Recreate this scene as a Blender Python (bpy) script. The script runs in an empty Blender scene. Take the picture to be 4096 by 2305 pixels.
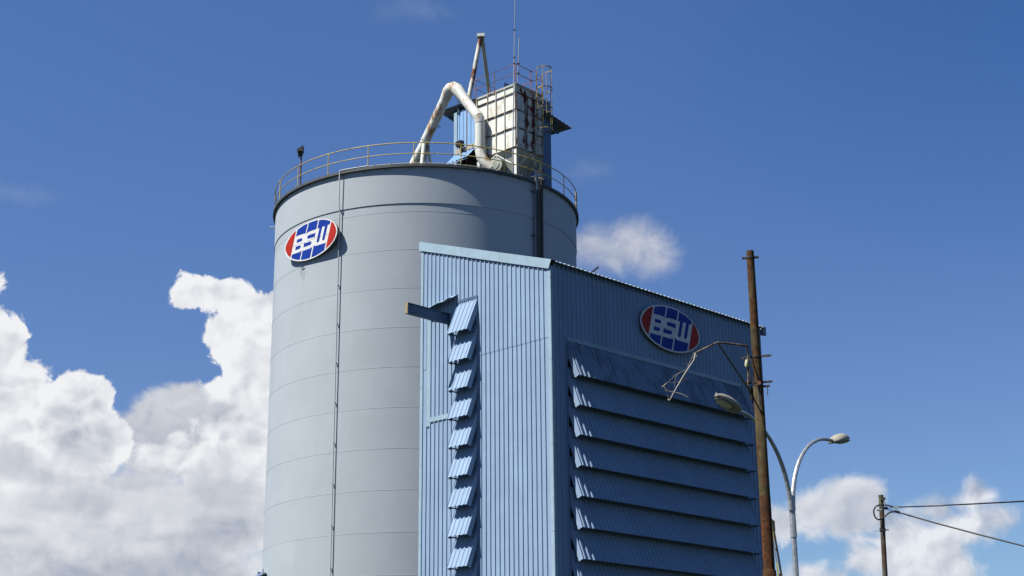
import bpy, bmesh, math, random
from mathutils import Vector, Matrix
random.seed(7)
SC = bpy.context.scene
COL = SC.collection
V3 = Vector

# ---------------------------------------------------------------- camera
PITCH, ROLL, FPX = 0.3021, -0.0085, 6138.0
CF = V3((0, math.cos(PITCH), math.sin(PITCH)))
_U = V3((0, -math.sin(PITCH), math.cos(PITCH)))
_R = V3((1, 0, 0))
CR = _R*math.cos(ROLL) + _U*math.sin(ROLL)
CU = _U*math.cos(ROLL) - _R*math.sin(ROLL)
cam_d = bpy.data.cameras.new('camera')
cam = bpy.data.objects.new('camera', cam_d); COL.objects.link(cam)
cam_d.sensor_width = 36; cam_d.lens = FPX/4096*36; cam_d.clip_end = 20000; cam_d.clip_start = .1
M = Matrix((CR, CU, -CF)).transposed().to_4x4(); cam.matrix_world = M
SC.camera = cam
GZ = -1.6                                   # ground level; the eye is 1.6 m above it


def ray(x, y):
    return CF + CR*((x-2048)/FPX) - CU*((y-1152.5)/FPX)


def pt(x, y, Y):                            # the point seen at (x,y) that is Y metres away
    d = ray(x, y); return d*(Y/d.y)


def on_plane(x, y, P, n):
    d = ray(x, y); return d*(P.dot(n)/d.dot(n))


# ---------------------------------------------------------------- light and sky
SUN_EL = math.radians(56)
SH = V3((-.903, -.428, 0)).normalized()
SDIR = SH*math.cos(SUN_EL) + V3((0, 0, math.sin(SUN_EL)))
sl = bpy.data.lights.new('sun', 'SUN'); sl.energy = 5.0; sl.angle = math.radians(.53); sl.color = (1, .935, .83)
so = bpy.data.objects.new('sun', sl); COL.objects.link(so)
so.rotation_euler = SDIR.to_track_quat('Z', 'Y').to_euler(); so.location = (-30, -20, 60)
SC.view_settings.view_transform = 'Standard'; SC.view_settings.look = 'None'
SC.view_settings.exposure = 1.2; SC.view_settings.gamma = 1

W = bpy.data.worlds.new('World'); SC.world = W; W.use_nodes = True
NT = W.node_tree; NT.nodes.clear()


class NG:                                   # terse node builder
    def __init__(s, nt): s.nt = nt

    def n(s, t, **k):
        nd = s.nt.nodes.new(t)
        for a, b in k.items(): setattr(nd, a, b)
        return nd

    def put(s, sock, v):
        if hasattr(v, 'is_linked') or isinstance(v, bpy.types.NodeSocket): s.nt.links.new(v, sock)
        else: sock.default_value = v

    def m(s, op, a, b=None, c=None, clamp=False):
        nd = s.n('ShaderNodeMath', operation=op); nd.use_clamp = clamp
        for i, v in enumerate((a, b, c)):
            if v is not None: s.put(nd.inputs[i], v)
        return nd.outputs[0]

    def v(s, op, a, b=None, c=None):
        nd = s.n('ShaderNodeVectorMath', operation=op)
        for i, v in enumerate((a, b, c)):
            if v is not None: s.put(nd.inputs[i], v)
        return nd.outputs['Value'] if op in ('LENGTH', 'DOT_PRODUCT') else nd.outputs[0]

    def noise(s, vec, scale, detail=4, rough=.55, dist=0, lac=2.0):
        nd = s.n('ShaderNodeTexNoise'); s.put(nd.inputs['Vector'], vec)
        nd.inputs['Scale'].default_value = scale; nd.inputs['Detail'].default_value = detail
        nd.inputs['Roughness'].default_value = rough; nd.inputs['Distortion'].default_value = dist
        nd.inputs['Lacunarity'].default_value = lac
        return nd.outputs['Fac']

    def ss(s, x, a, b, lo=0., hi=1.):
        nd = s.n('ShaderNodeMapRange', interpolation_type='SMOOTHSTEP')
        s.put(nd.inputs[0], x)
        for i, v in enumerate((a, b, lo, hi)): s.put(nd.inputs[1+i], v)
        return nd.outputs[0]

    def mix(s, f, a, b, mode='MIX'):
        nd = s.n('ShaderNodeMix', data_type='RGBA', blend_type=mode)
        s.put(nd.inputs[0], f); s.put(nd.inputs[6], a); s.put(nd.inputs[7], b)
        return nd.outputs[2]

    def cl(s, c): return s.rgb([x*.436 for x in c])     # cloud brightness, for exposure 1.2

    def rgb(s, c):
        nd = s.n('ShaderNodeRGB'); nd.outputs[0].default_value = (*c, 1); return nd.outputs[0]

    def xyz(s, v):
        nd = s.n('ShaderNodeSeparateXYZ'); s.put(nd.inputs[0], v); return nd.outputs

    def cxyz(s, x, y, z):
        nd = s.n('ShaderNodeCombineXYZ')
        for i, v in enumerate((x, y, z)): s.put(nd.inputs[i], v)
        return nd.outputs[0]


g = NG(NT)
out = g.n('ShaderNodeOutputWorld'); bg = g.n('ShaderNodeBackground')
sky = g.n('ShaderNodeTexSky', sky_type='NISHITA'); sky.sun_disc = False
sky.sun_elevation = SUN_EL; sky.sun_rotation = math.atan2(SH.x, SH.y) % (2*math.pi)
sky.air_density = 1.0; sky.dust_density = .3; sky.ozone_density = 2.2
skyc = g.mix(1.0, sky.outputs[0], g.rgb((.60, .77, 1.04)), 'MULTIPLY')
DIR = g.n('ShaderNodeTexCoord').outputs['Generated']
DIR = g.v('NORMALIZE', DIR)
dx, dy, dz = g.xyz(DIR)[:3]
AZ = g.m('MULTIPLY', g.m('ARCTAN2', dx, dy), 180/math.pi)
EL = g.m('MULTIPLY', g.m('ARCSINE', dz), 180/math.pi)
AE = g.cxyz(AZ, EL, 0.)
DPX = math.degrees(1/3860)                  # degrees for one step of the cloud chart


def sdf(blobs, k):
    acc = None
    for bx_, by_, rx_, ry_ in blobs:
        d = ray(bx_*1.5901, by_*1.5897).normalized()
        a, e = math.degrees(math.atan2(d.x, d.y)), math.degrees(math.asin(d.z))
        cx = 1/(rx_*DPX/math.cos(math.radians(e))); cy = 1/(ry_*DPX)
        q = g.v('MULTIPLY_ADD', AE, (cx, cy, 0), (-a*cx, -e*cy, 0))
        r = min(rx_, ry_)*DPX
        l = g.m('MULTIPLY_ADD', g.v('LENGTH', q), r, -r)
        if acc is None: acc = l
        else: acc = g.m('SMOOTH_MIN', acc, l, k)
    return acc


n1 = g.noise(DIR, 46, 11, .61, .5)
n2 = g.noise(g.v('ADD', DIR, (3.1, 1.7, .4)), 14, 5, .55, .3)
r1 = g.noise(DIR, 46, 3.5, .5, .4)
r1s = g.noise(g.v('ADD', DIR, (-.0040, .001, .0045)), 46, 3.5, .5, .4)
r2 = g.noise(g.v('ADD', DIR, (7.1, 1.7, .4)), 17, 3, .5, .3)
r2s = g.noise(g.v('ADD', DIR, (7.1-.010, 1.7, .4+.011)), 17, 3, .5, .3)
nb = g.m('ADD', g.m('MULTIPLY_ADD', n1, 2.3, -1.15), g.m('MULTIPLY_ADD', n2, 1.8, -.9))
nr = g.m('ADD', g.m('MULTIPLY_ADD', n1, 2.3, -1.05), g.m('MULTIPLY_ADD', n2, .7, -.3))

COLUMN = [(650, 800, 100, 62), (565, 745, 75, 42), (478, 742, 52, 40), (462, 702, 42, 13), (600, 850, 78, 70), (650, 940, 82, 110),
          (575, 1010, 70, 55), (690, 1000, 100, 250), (620, 1130, 190, 130), (660, 1250, 90, 120)]
TOWER = [(0, 705, 16, 45), (2, 800, 20, 25), (18, 890, 70, 100), (-30, 1000, 130, 160), (80, 975, 52, 95), (80, 1160, 190, 140)]
GREYL = [(385, 1022, 62, 40), (450, 1008, 80, 48), (540, 1035, 80, 35), (430, 1110, 190, 90)]
TOWER2 = [(135, 1030, 62, 62), (185, 985, 60, 52), (240, 1010, 48, 62), (262, 1110, 70, 80), (190, 1120, 110, 80)]
PUFFS = [(455, 1105, 48, 26), (525, 1082, 45, 34), (600, 1062, 50, 46), (400, 1140, 55, 26), (560, 1135, 90, 34), (480, 1160, 110, 30), (640, 1120, 60, 60)]
BANK = [(20, 1180, 110, 50), (120, 1205, 90, 42), (215, 1165, 55, 38), (330, 1225, 150, 60), (520, 1240, 140, 62), (640, 1240, 90, 50), (250, 1330, 480, 110)]
BANK2 = [(60, 1335, 140, 55), (250, 1325, 160, 45), (420, 1350, 160, 42), (600, 1350, 140, 60), (300, 1450, 520, 90)]
RIGHT = [(2130, 1262, 70, 62), (2045, 1290, 78, 50), (1975, 1320, 60, 45), (2185, 1250, 40, 45), (2130, 1310, 90, 38)]
LOWR = [(2030, 1450, 60, 35), (2110, 1465, 55, 30), (2175, 1415, 45, 52), (2290, 1400, 90, 110), (2365, 1285, 48, 34), (2465, 1235, 34, 30),
        (2430, 1262, 50, 20), (2250, 1300, 40, 22), (2400, 1330, 110, 45), (2500, 1308, 62, 32), (2360, 1420, 90, 80), (2420, 1440, 60, 40)]
SOFT = [(1560, 632, 92, 40), (1488, 615, 55, 42), (1620, 620, 55, 34), (1650, 650, 34, 30), (1580, 590, 40, 22)]
WISP = [(35, 487, 55, 12), (1500, 430, 34, 16), (1070, 28, 58, 16)]
sR, sB = sdf(RIGHT, .3), sdf(LOWR, .3)
sS, sW = sdf(SOFT, .4), sdf(WISP, .2)
dR = g.m('MULTIPLY_ADD', nr, -.62, sR)
dB = g.m('MULTIPLY_ADD', nr, -.62, sB)
dS = g.m('MULTIPLY_ADD', nr, -.55, sS)
dW = g.m('MULTIPLY_ADD', nb, -.5, sW)
aR = g.m('MULTIPLY', g.ss(dR, .16, -.42), .93); aB = g.m('MULTIPLY', g.ss(dB, .12, -.5), .93)
aS = g.m('MULTIPLY', g.ss(dS, .45, -.70), .88); aW = g.m('MULTIPLY', g.ss(dW, .4, -.6), .16)
# relief: density falls off toward the sun where the cloud is lit
rel = g.m('ADD', g.m('MULTIPLY', g.m('SUBTRACT', r1, r1s), 1.5), g.m('MULTIPLY', g.m('SUBTRACT', r2, r2s), 1.6))
litR = g.m('ADD', g.m('ADD', g.ss(dR, -1.6, -.1, .42, .72), g.m('MULTIPLY', rel, .7)), 0., clamp=True)
ccR = g.mix(litR, g.cl((.36, .40, .50)), g.cl((.80, .82, .86)))
litB = g.m('ADD', g.ss(EL, 7.6, 9.4, .62, .50), g.m('MULTIPLY', rel, 1.2), clamp=True)
ccB = g.mix(litB, g.cl((.36, .40, .50)), g.cl((.84, .86, .90)))
ccS = g.mix(g.ss(nr, -.5, .9), g.cl((.40, .44, .54)), g.cl((.60, .62, .69)))
hi_ = g.ss(EL, 12, 27)
skyc = g.mix(1.0, skyc, g.mix(hi_, g.mix(g.ss(EL, 7., 13.), g.rgb((1.06, 1.0, .92)), g.rgb((1.02, .93, .93))), g.rgb((.92, .968, 1.01))), 'MULTIPLY')
skyc = g.mix(g.m('MULTIPLY', hi_, g.ss(AZ, 2, 22)), skyc, g.mix(1.0, skyc, g.rgb((.66, .83, .91)), 'MULTIPLY'))
SKYK = .050                                 # strength of the clear sky
col = g.mix(1.0, skyc, g.rgb((SKYK,)*3), 'MULTIPLY')
col = g.mix(aW, col, g.cl((.6, .63, .72)))
col = g.mix(aS, col, ccS)
col = g.mix(aR, col, ccR)
col = g.mix(aB, col, ccB)
nc = g.m('ADD', g.m('MULTIPLY_ADD', g.noise(g.v('ADD', DIR, (5.3, .7, 2.4)), 46, 10, .6, .5), 2.3, -1.15), g.m('MULTIPLY_ADD', n2, .9, -.45))
dark = g.ss(g.noise(g.v('MULTIPLY', DIR, (1, 1, 2.4)), 13, 4, .5, .3), .40, .68)
# back to front: (shape, noise, wobble, edge softness, brightness at the lit edge, inside, depth of the rim in degrees, relief, dark streaks)
for bl_, nz, wob, soft, b0, b1, dp_, rl_, dk_ in (
        (COLUMN, nb, .60, .11, 1.0, .80, 2.2, .75, .08), (TOWER, nb, .60, .11, 1.0, .66, 2.4, .8, .12),
        (GREYL, nc, .40, .26, .56, .46, 1.5, .35, .08), (TOWER2, nc, .42, .10, 1.02, .56, 1.15, .9, .1),
        (PUFFS, nc, .62, .22, 1.0, .72, .9, .8, .1), (BANK, nb, .75, .60, .78, .64, 1.6, .30, .22), (BANK2, nc, .8, .7, .90, .50, 1.5, .26, .34)):
    d_ = g.m('MULTIPLY_ADD', nz, -wob, sdf(bl_, .25))
    lit = g.m('SUBTRACT', g.m('MULTIPLY_ADD', rel, rl_, g.ss(d_, -dp_, .0, b1, b0)), g.m('MULTIPLY', dark, dk_), clamp=True)
    col = g.mix(g.ss(d_, soft*.4, -soft), col, g.mix(lit, g.cl((.20, .25, .37)), g.cl((.88, .89, .91))))
NT.links.new(col, bg.inputs[0]); bg.inputs[1].default_value = 1.0
NT.links.new(bg.outputs[0], out.inputs[0])
W.cycles.sampling_method = 'MANUAL'; W.cycles.sample_map_resolution = 1024
# ---- end of sky

# ================================================================ materials
KA = .80                                    # one trim for all paint, set with the exposure


def mat(name, base, rough=.55, metal=0., var=.06, vscale=1.5, streak=0., rust=None, rscale=2., rth=.62, rstretch=1., rw=.04,
        dirt=None, bump=0., spec=.25, sheet=0, wavy=0, near=None, zst=1.):
    m = bpy.data.materials.new(name); m.use_nodes = True
    nt = m.node_tree; nt.nodes.clear(); k = NG(nt)
    sc = lambda c_: tuple(x*KA for x in c_)
    base = sc(base)
    if rust: rust = tuple(sc(c_) for c_ in rust) if isinstance(rust[0], (tuple, list)) else sc(rust)
    if dirt: dirt = (sc(dirt[0]),)+tuple(dirt[1:])
    o = k.n('ShaderNodeOutputMaterial'); b = k.n('ShaderNodeBsdfPrincipled')
    nt.links.new(b.outputs[0], o.inputs[0])
    P = k.n('ShaderNodeNewGeometry').outputs['Position']
    n = k.noise(P, vscale, 6, .6)
    c = k.mix(k.ss(n, .3, .7), k.rgb([x*(1-var) for x in base]), k.rgb([min(1, x*(1+var)) for x in base]))
    if streak:
        s = k.noise(k.v('MULTIPLY', P, (9, 9, .35)), 1., 4, .6)
        c = k.mix(k.m('MULTIPLY', k.ss(s, .52, .75), streak), c, k.rgb([x*.45 for x in base]))
    if dirt:
        dc, ds, dth, damt = dirt
        s = k.noise(k.v('MULTIPLY', P, (1, 1, .4)), ds, 6, .65)
        c = k.mix(k.m('MULTIPLY', k.ss(s, dth, dth+.16), damt), c, k.rgb(dc))
    rg = rough
    if sheet:                                  # every sheet has weathered a little differently
        a_ = k.m('DIVIDE', k.m('ADD', k.v('DOT_PRODUCT', P, tuple(FD)), k.v('DOT_PRODUCT', P, tuple(SD))), 1.016)
        wn = k.n('ShaderNodeTexWhiteNoise', noise_dimensions='2D')
        k.put(wn.inputs['Vector'], k.cxyz(k.m('FLOOR', a_), k.m('FLOOR', k.m('DIVIDE', k.m('ADD', k.xyz(P)[2], 1.93), 6.)), 0.))
        c = k.mix(k.m('MULTIPLY', wn.outputs['Value'], .5), c, k.rgb([x*.86 for x in base]))
    if rust:
        cols = rust if isinstance(rust[0], (tuple, list)) else (rust, [x*.45 for x in rust])
        q = k.v('MULTIPLY', P, (1, 1, 1/rstretch))
        s = k.m('ADD', k.m('MULTIPLY', k.noise(q, rscale, 8, .68), .75), k.m('MULTIPLY', k.noise(q, rscale*.31, 2, .5), .25))
        if near:                               # paint peels first along the ribs
            ax, off, ps, wd, gn = near
            q_ = k.m('SUBTRACT', k.v('DOT_PRODUCT', P, ax), off); dm = None
            for pp in ps:
                d_ = k.m('ABSOLUTE', k.m('SUBTRACT', q_, pp)); dm = d_ if dm is None else k.m('MINIMUM', dm, d_)
            s = k.m('ADD', s, k.ss(dm, 0., wd, gn, 0.))
        f = k.ss(s, rth, rth+rw)
        rc = k.mix(k.ss(k.noise(P, rscale*3, 4, .6), .4, .62), k.rgb(cols[0]), k.rgb(cols[1]))
        halo = k.m('MULTIPLY', k.ss(s, rth-.10, rth+.01), .35)
        c = k.mix(halo, c, k.rgb([(a+b_)/2 for a, b_ in zip(base, cols[0])]))
        c = k.mix(f, c, rc)
        rg = k.m('MULTIPLY_ADD', f, .9-rough, rough)
    nt.links.new(c, b.inputs['Base Color']); k.put(b.inputs['Roughness'], rg)
    b.inputs['Metallic'].default_value = metal
    b.inputs['Specular IOR Level'].default_value = spec
    if wavy:
        bn = k.n('ShaderNodeBump'); bn.inputs['Strength'].default_value = wavy; bn.inputs['Distance'].default_value = .06
        nt.links.new(k.noise(P, 1.3, 3, .5), bn.inputs['Height']); nt.links.new(bn.outputs[0], b.inputs['Normal'])
    if bump:
        bn = k.n('ShaderNodeBump'); bn.inputs['Strength'].default_value = bump; bn.inputs['Distance'].default_value = .02
        nt.links.new(k.noise(P, vscale*12, 5, .6), bn.inputs['Height']); nt.links.new(bn.outputs[0], b.inputs['Normal'])
    return m


AB = .7792
C0 = V3((1.5365, 57.9796, 0)); SD = V3((math.sin(AB), math.cos(AB), 0)); FD = V3((-math.cos(AB), math.sin(AB), 0))
BLUE = (.224, .316, .455)
M_BLUE = mat('blue_cladding', BLUE, .5, var=.05, vscale=.8, streak=.10, spec=.04, sheet=1, wavy=.25)
M_BLUED = mat('blue_cladding_weathered', (.18, .25, .35), .55, var=.07, vscale=1.2, streak=.16, dirt=((.05, .065, .09), 1.5, .47, .45), spec=.04, wavy=.2)
M_TRIM = mat('pale_blue_trim', (.245, .345, .43), .45, var=.06, vscale=2, streak=.15, spec=.15)
M_STEELB = mat('dark_blue_steel', (.06, .11, .19), .6, var=.15, vscale=3, dirt=((.10, .08, .06), 3, .58, .6))
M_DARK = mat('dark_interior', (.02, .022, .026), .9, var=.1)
M_BLACK = mat('black_rubber', (.012, .012, .015), .5, var=.1)
M_BLACKM = mat('blackened_metal', (.035, .033, .035), .55, var=.25, vscale=6)
M_YEL = mat('yellow_paint', (.42, .34, .085), .5, var=.18, vscale=3, rust=(.22, .10, .045), rscale=2.2, rth=.60)
M_YELD = mat('dull_yellow_paint', (.25, .21, .085), .6, var=.2, vscale=4, rust=(.12, .07, .04), rscale=3, rth=.52)
M_MAROON = mat('red_oxide_paint', (.30, .095, .075), .6, var=.2, vscale=4, rust=(.20, .15, .08), rscale=2.5, rth=.52)
M_WHITE = mat('stained_white_paint', (.60, .63, .60), .55, var=.05, vscale=1.5, streak=.12, dirt=((.30, .19, .07), 2.6, .50, .60),
              rust=((.14, .035, .025), (.10, .03, .022)), rscale=3.0, rth=.625, rw=.012, rstretch=1.6)
M_WHITER0 = mat('peeling_white_paint', (.54, .57, .55), .6, var=.06, vscale=1.5, streak=.2, dirt=((.28, .2, .11), 1.3, .55, .5),
               rust=((.13, .03, .024), (.07, .022, .018)), rscale=2.6, rth=.555, rw=.012, rstretch=2.2)
M_WHITER = M_WHITER0
M_RIBL = mat('stained_rib', (.40, .41, .37), .6, var=.1, vscale=4, rust=((.16, .10, .05), (.07, .04, .025)), rscale=2.2, rth=.54, rw=.04, rstretch=1.5)
M_RIBR = mat('rusted_rib', (.34, .34, .31), .65, var=.1, vscale=4, rust=((.11, .03, .022), (.05, .022, .018)), rscale=1.6, rth=.47, rw=.03, rstretch=1.5)
M_DUCT = mat('duct_paint', (.53, .57, .55), .5, var=.05, vscale=1.5, streak=.08, rust=((.34, .21, .10), (.20, .10, .045)), rscale=2.6, rth=.532, rw=.06, rstretch=3.0, dirt=((.36, .30, .16), 1.6, .55, .5))
M_DUCTR = mat('rusty_duct_paint', (.52, .55, .51), .6, var=.06, vscale=2, dirt=((.42, .28, .10), 1.4, .50, .5), rust=((.16, .055, .025), (.10, .035, .02)), rscale=1.8, rth=.50, rw=.03, rstretch=2.4)
M_CONC = mat('concrete', (.32, .30, .26), .9, var=.15, vscale=4)
M_POLE = mat('rusty_pole_steel', (.058, .050, .024), .85, var=.45, vscale=6, streak=.45, dirt=((.20, .18, .13), 9, .62, .6),
             rust=((.088, .038, .014), (.040, .020, .011)), rscale=3.0, rth=.50, rw=.06, rstretch=2.6, bump=.6, spec=.15)
M_POLE2 = mat('rusty_pole_base_steel', (.055, .027, .012), .85, var=.45, vscale=7, streak=.45, dirt=((.13, .10, .05), 6, .60, .6),
              rust=((.105, .038, .012), (.032, .015, .009)), rscale=4, rth=.48, rw=.08, rstretch=1.8, bump=.6, spec=.15)
M_GALV = mat('galvanised_steel', (.33, .35, .37), .42, metal=.55, var=.22, vscale=14, streak=.2)
M_LAMP = mat('lamp_housing_grey', (.25, .24, .21), .5, var=.06, vscale=6, streak=.1)
M_LAMPD = mat('lamp_underside', (.10, .10, .09), .6, var=.1)
M_LENS = mat('lamp_glass', (.42, .45, .36), .18, var=.2, vscale=8)
M_PVC = mat('conduit_plastic', (.42, .44, .45), .5, var=.05)
M_UPOLE = mat('old_pole_steel', (.065, .06, .05), .8, var=.35, vscale=5, streak=.4, rust=(.075, .045, .03), rscale=3, rth=.52, bump=.3)
M_UPOLEG = mat('mossy_pole_steel', (.06, .065, .028), .85, var=.35, vscale=6, streak=.4)
M_CREAM = mat('cream_plastic', (.46, .46, .30), .6, var=.15, vscale=20)
M_WIRE = mat('pale_wire', (.34, .31, .26), .6)
M_SIGNW = mat('sign_white', (.55, .565, .58), .45, var=.05, vscale=3, streak=.12, spec=.1)
M_SIGNB = mat('sign_blue', (.008, .034, .25), .45, var=.12, vscale=2, streak=.1, spec=.08)
M_SIGNR = mat('sign_red', (.32, .022, .014), .45, var=.14, vscale=1.3, streak=.1, spec=.08)
M_SIGNE = mat('sign_edge', (.10, .11, .11), .6)
M_GROUND = mat('ground_asphalt', (.020, .027, .018), .95, var=.3, vscale=.2)
M_GRASS = M_GROUND

# silo paint: the weld seams of its plates follow its own height and angle
SX, SY, SR = -4.5051, 76.792, 7.9
M_SILO = bpy.data.materials.new('silo_paint'); M_SILO.use_nodes = True
_nt = M_SILO.node_tree; _nt.nodes.clear(); k = NG(_nt)
_o = k.n('ShaderNodeOutputMaterial'); _b = k.n('ShaderNodeBsdfPrincipled'); _nt.links.new(_b.outputs[0], _o.inputs[0])
_P = k.n('ShaderNodeTexCoord').outputs['Object']
px_, py_, pz_ = k.xyz(_P)[:3]
SB = (.262, .298, .335)
c = k.mix(k.ss(k.noise(_P, .5, 5, .6), .3, .7), k.rgb([x*.96 for x in SB]), k.rgb([x*1.03 for x in SB]))
stv = k.noise(k.v('MULTIPLY', _P, (5, 5, .10)), 1., 4, .6)
c = k.mix(k.m('MULTIPLY', k.ss(stv, .55, .78), .14), c, k.rgb((.20, .20, .18)))
hh = k.m('DIVIDE', k.m('SUBTRACT', 27.30, pz_), 1.91)          # course number below the rim
fr = k.m('FRACT', hh)
ln = k.m('SUBTRACT', 1., k.ss(k.m('ABSOLUTE', k.m('SUBTRACT', fr, .0)), 0., .012))
an = k.m('MULTIPLY', k.m('ARCTAN2', px_, k.m('MULTIPLY', py_, -1.)), 180/math.pi)
odd = k.m('MODULO', k.m('FLOOR', hh), 2.)
av = k.m('FRACT', k.m('DIVIDE', k.m('ADD', k.m('MULTIPLY_ADD', odd, 23.4, 400+22.2-3.36), an), 46.7))
lv = k.m('SUBTRACT', 1., k.ss(k.m('ABSOLUTE', k.m('SUBTRACT', av, .5)), 0., .0045))
c = k.mix(k.m('MULTIPLY', k.m('MAXIMUM', ln, k.m('MULTIPLY', lv, .7)), .09), c, k.rgb((.14, .13, .11)))
_w = k.n('ShaderNodeTexWhiteNoise', noise_dimensions='2D')
_ai = k.m('FLOOR', k.m('SUBTRACT', k.m('DIVIDE', k.m('ADD', k.m('MULTIPLY_ADD', odd, 23.4, 400+22.2-3.36), an), 46.7), .5))
k.put(_w.inputs['Vector'], k.cxyz(k.m('FLOOR', hh), _ai, 0.))
c = k.mix(k.m('MULTIPLY', _w.outputs['Value'], .35), c, k.rgb([x*.86 for x in SB]))
sp = k.ss(k.noise(_P, 1.9, 3, .9), .77, .80)                   # rust spots
c = k.mix(k.m('MULTIPLY', sp, .6), c, k.rgb((.22, .14, .06)))
_nt.links.new(c, _b.inputs['Base Color']); _b.inputs['Roughness'].default_value = .5
_b.inputs['Specular IOR Level'].default_value = .12


# ================================================================ mesh helpers
class MB:
    def __init__(s): s.v = []; s.f = []; s.sm = []; s.mk = []

    def add(s, vs, fs, smooth=False):
        o = len(s.v); s.v += [tuple(v) for v in vs]; s.f += [tuple(i+o for i in f) for f in fs]; s.sm += [smooth]*len(fs)
        return s

    def box(s, c, ax, ay, az):              # centre and three half axes
        s.mk.append(len(s.v)); c, ax, ay, az = V3(c), V3(ax), V3(ay), V3(az)
        vs = [c+ax*i+ay*j+az*l for i in (-1, 1) for j in (-1, 1) for l in (-1, 1)]
        return s.add(vs, [(0, 1, 3, 2), (4, 6, 7, 5), (0, 4, 5, 1), (2, 3, 7, 6), (0, 2, 6, 4), (1, 5, 7, 3)])

    def bar(s, a, b, w, h, up=V3((0, 0, 1))):
        a, b = V3(a), V3(b); d = (b-a).normalized(); x = d.cross(up)
        if x.length < 1e-3: x = d.cross(V3((1, 0, 0)))
        x.normalize(); y = x.cross(d)
        return s.box((a+b)/2, (b-a)/2, x*w/2, y*h/2)

    def tube(s, pts, r, n=8, cap=True, smooth=True, closed=False):
        s.mk.append(len(s.v)); pts = [V3(p) for p in pts]; N = len(pts); rs = r if isinstance(r, (list, tuple)) else [r]*N
        vs = []; x = None
        for i, p in enumerate(pts):
            a = pts[i-1] if (i or closed) else p; b = pts[(i+1) % N] if (i < N-1 or closed) else p
            t = ((b-p).normalized()+(p-a).normalized())
            if t.length < 1e-6: t = b-a
            t.normalize()
            if x is None:
                x = t.cross(V3((0, 0, 1)))
                if x.length < .02: x = t.cross(V3((0, 1, 0)))
            x = (x-t*x.dot(t)).normalized(); y = t.cross(x)
            kk = 1.
            if 0 < i < N-1:
                cs = (b-p).normalized().dot((p-a).normalized()); kk = 1/max(.6, math.sqrt(max(.01, (1+cs)/2)))
            for j in range(n):
                an_ = 2*math.pi*(j+.5)/n
                vs.append(p+(x*math.cos(an_)+y*math.sin(an_))*rs[i]*(kk if False else 1))
        fs = [(i*n+j, i*n+(j+1) % n, (i+1)*n+(j+1) % n, (i+1)*n+j) for i in range(N-1) for j in range(n)]
        if closed: fs += [((N-1)*n+j, (N-1)*n+(j+1) % n, (j+1) % n, j) for j in range(n)]
        s.add(vs, fs, smooth)
        if cap and not closed: s.add(vs[:n], [tuple(range(n))[::-1]]); s.add(vs[-n:], [tuple(range(n))])
        return s

    def prism(s, poly, nrm):                # polygon (3-D points) pushed back along nrm
        s.mk.append(len(s.v)); n = len(poly); poly = [V3(p) for p in poly]; nrm = V3(nrm)
        vs = poly+[p-nrm for p in poly]
        return s.add(vs, [tuple(range(n)), tuple(range(n, 2*n))[::-1]]+[(i, i+n, (i+1) % n+n, (i+1) % n) for i in range(n)])

    def ring(s, c, prof, a0=0, a1=360, n=144, smooth=True):   # lathe a list of (r, z) about a vertical axis
        cl = abs(a1-a0) >= 360; N = n if cl else n+1; m_ = len(prof); vs = []
        for i in range(N):
            a = math.radians(a0+(a1-a0)*i/n)
            for r, z in prof: vs.append((c[0]+r*math.sin(a), c[1]-r*math.cos(a), z))
        fs = [(i*m_+j, ((i+1) % N)*m_+j, ((i+1) % N)*m_+j+1, i*m_+j+1) for i in range(n) for j in range(m_-1)]
        return s.add(vs, fs, smooth)

    def each(s, name, material, parent=None):
        mk = sorted(set(s.mk))+[len(s.v)]
        for a, b in zip(mk, mk[1:]):
            q = MB(); q.v = s.v[a:b]; ii = [i for i, f in enumerate(s.f) if a <= f[0] < b]
            q.f = [tuple(x-a for x in s.f[i]) for i in ii]; q.sm = [s.sm[i] for i in ii]; q.build(name, material, parent)

    def build(s, name, material, parent=None, origin=None):
        me = bpy.data.meshes.new(name); o0 = V3(origin) if origin is not None else V3((0, 0, 0))
        me.from_pydata([tuple(V3(v)-o0) for v in s.v], [], s.f); me.update()
        for p, f in zip(me.polygons, s.sm): p.use_smooth = f
        bm = bmesh.new(); bm.from_mesh(me); bmesh.ops.recalc_face_normals(bm, faces=bm.faces); bm.to_mesh(me); bm.free()
        me.materials.append(material)
        o = bpy.data.objects.new(name, me); COL.objects.link(o)
        if parent is not None:
            o.parent = parent
            w = parent.location.copy(); q = parent.parent
            while q is not None: w += q.location; q = q.parent
            o.location = o0-w
        else: o.location = o0
        return o


def thing(name, label, cat, loc, group=None):
    o = bpy.data.objects.new(name, None); COL.objects.link(o); o.location = loc; o.empty_display_size = .3
    return tag(o, label, cat, group)


def tag(o, label, cat, group=None):
    o['label'] = label; o['category'] = cat
    if group: o['group'] = group
    return o


RIBS = (.014, .05, .014)


def corr(mb, O, A, B, N, L, H, pitch=.254, h=.032, ph=.0, rib=(.025, .05, .025)):
    """ribbed sheet: ribs run along B, profile along A, H is a number or a function of a"""
    Hf = H if callable(H) else (lambda a: H)
    prof = [(0., 0.)]; a = ph
    while a < L:
        for da, hh_ in ((0, 0), (rib[0], h), (rib[0]+rib[1], h), (sum(rib), 0)):
            if 1e-4 < a+da < L-1e-4: prof.append((a+da, hh_))
        a += pitch
    prof.append((L, 0.))
    O, A, B, N = V3(O), V3(A), V3(B), V3(N)
    vs = []
    for a, e in prof: vs.append(O+A*a+N*e); vs.append(O+A*a+N*e+B*Hf(a))
    return mb.add(vs, [(2*i, 2*i+2, 2*i+3, 2*i+1) for i in range(len(prof)-1)])


Z = V3((0, 0, 1))
# ================================================================ ground
m = MB(); m.add([(-6000, -3000, GZ), (6000, -3000, GZ), (6000, 9000, GZ), (-6000, 9000, GZ)], [(0, 1, 2, 3)])
gr = m.build('ground', M_GROUND); gr['kind'] = 'structure'

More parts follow.
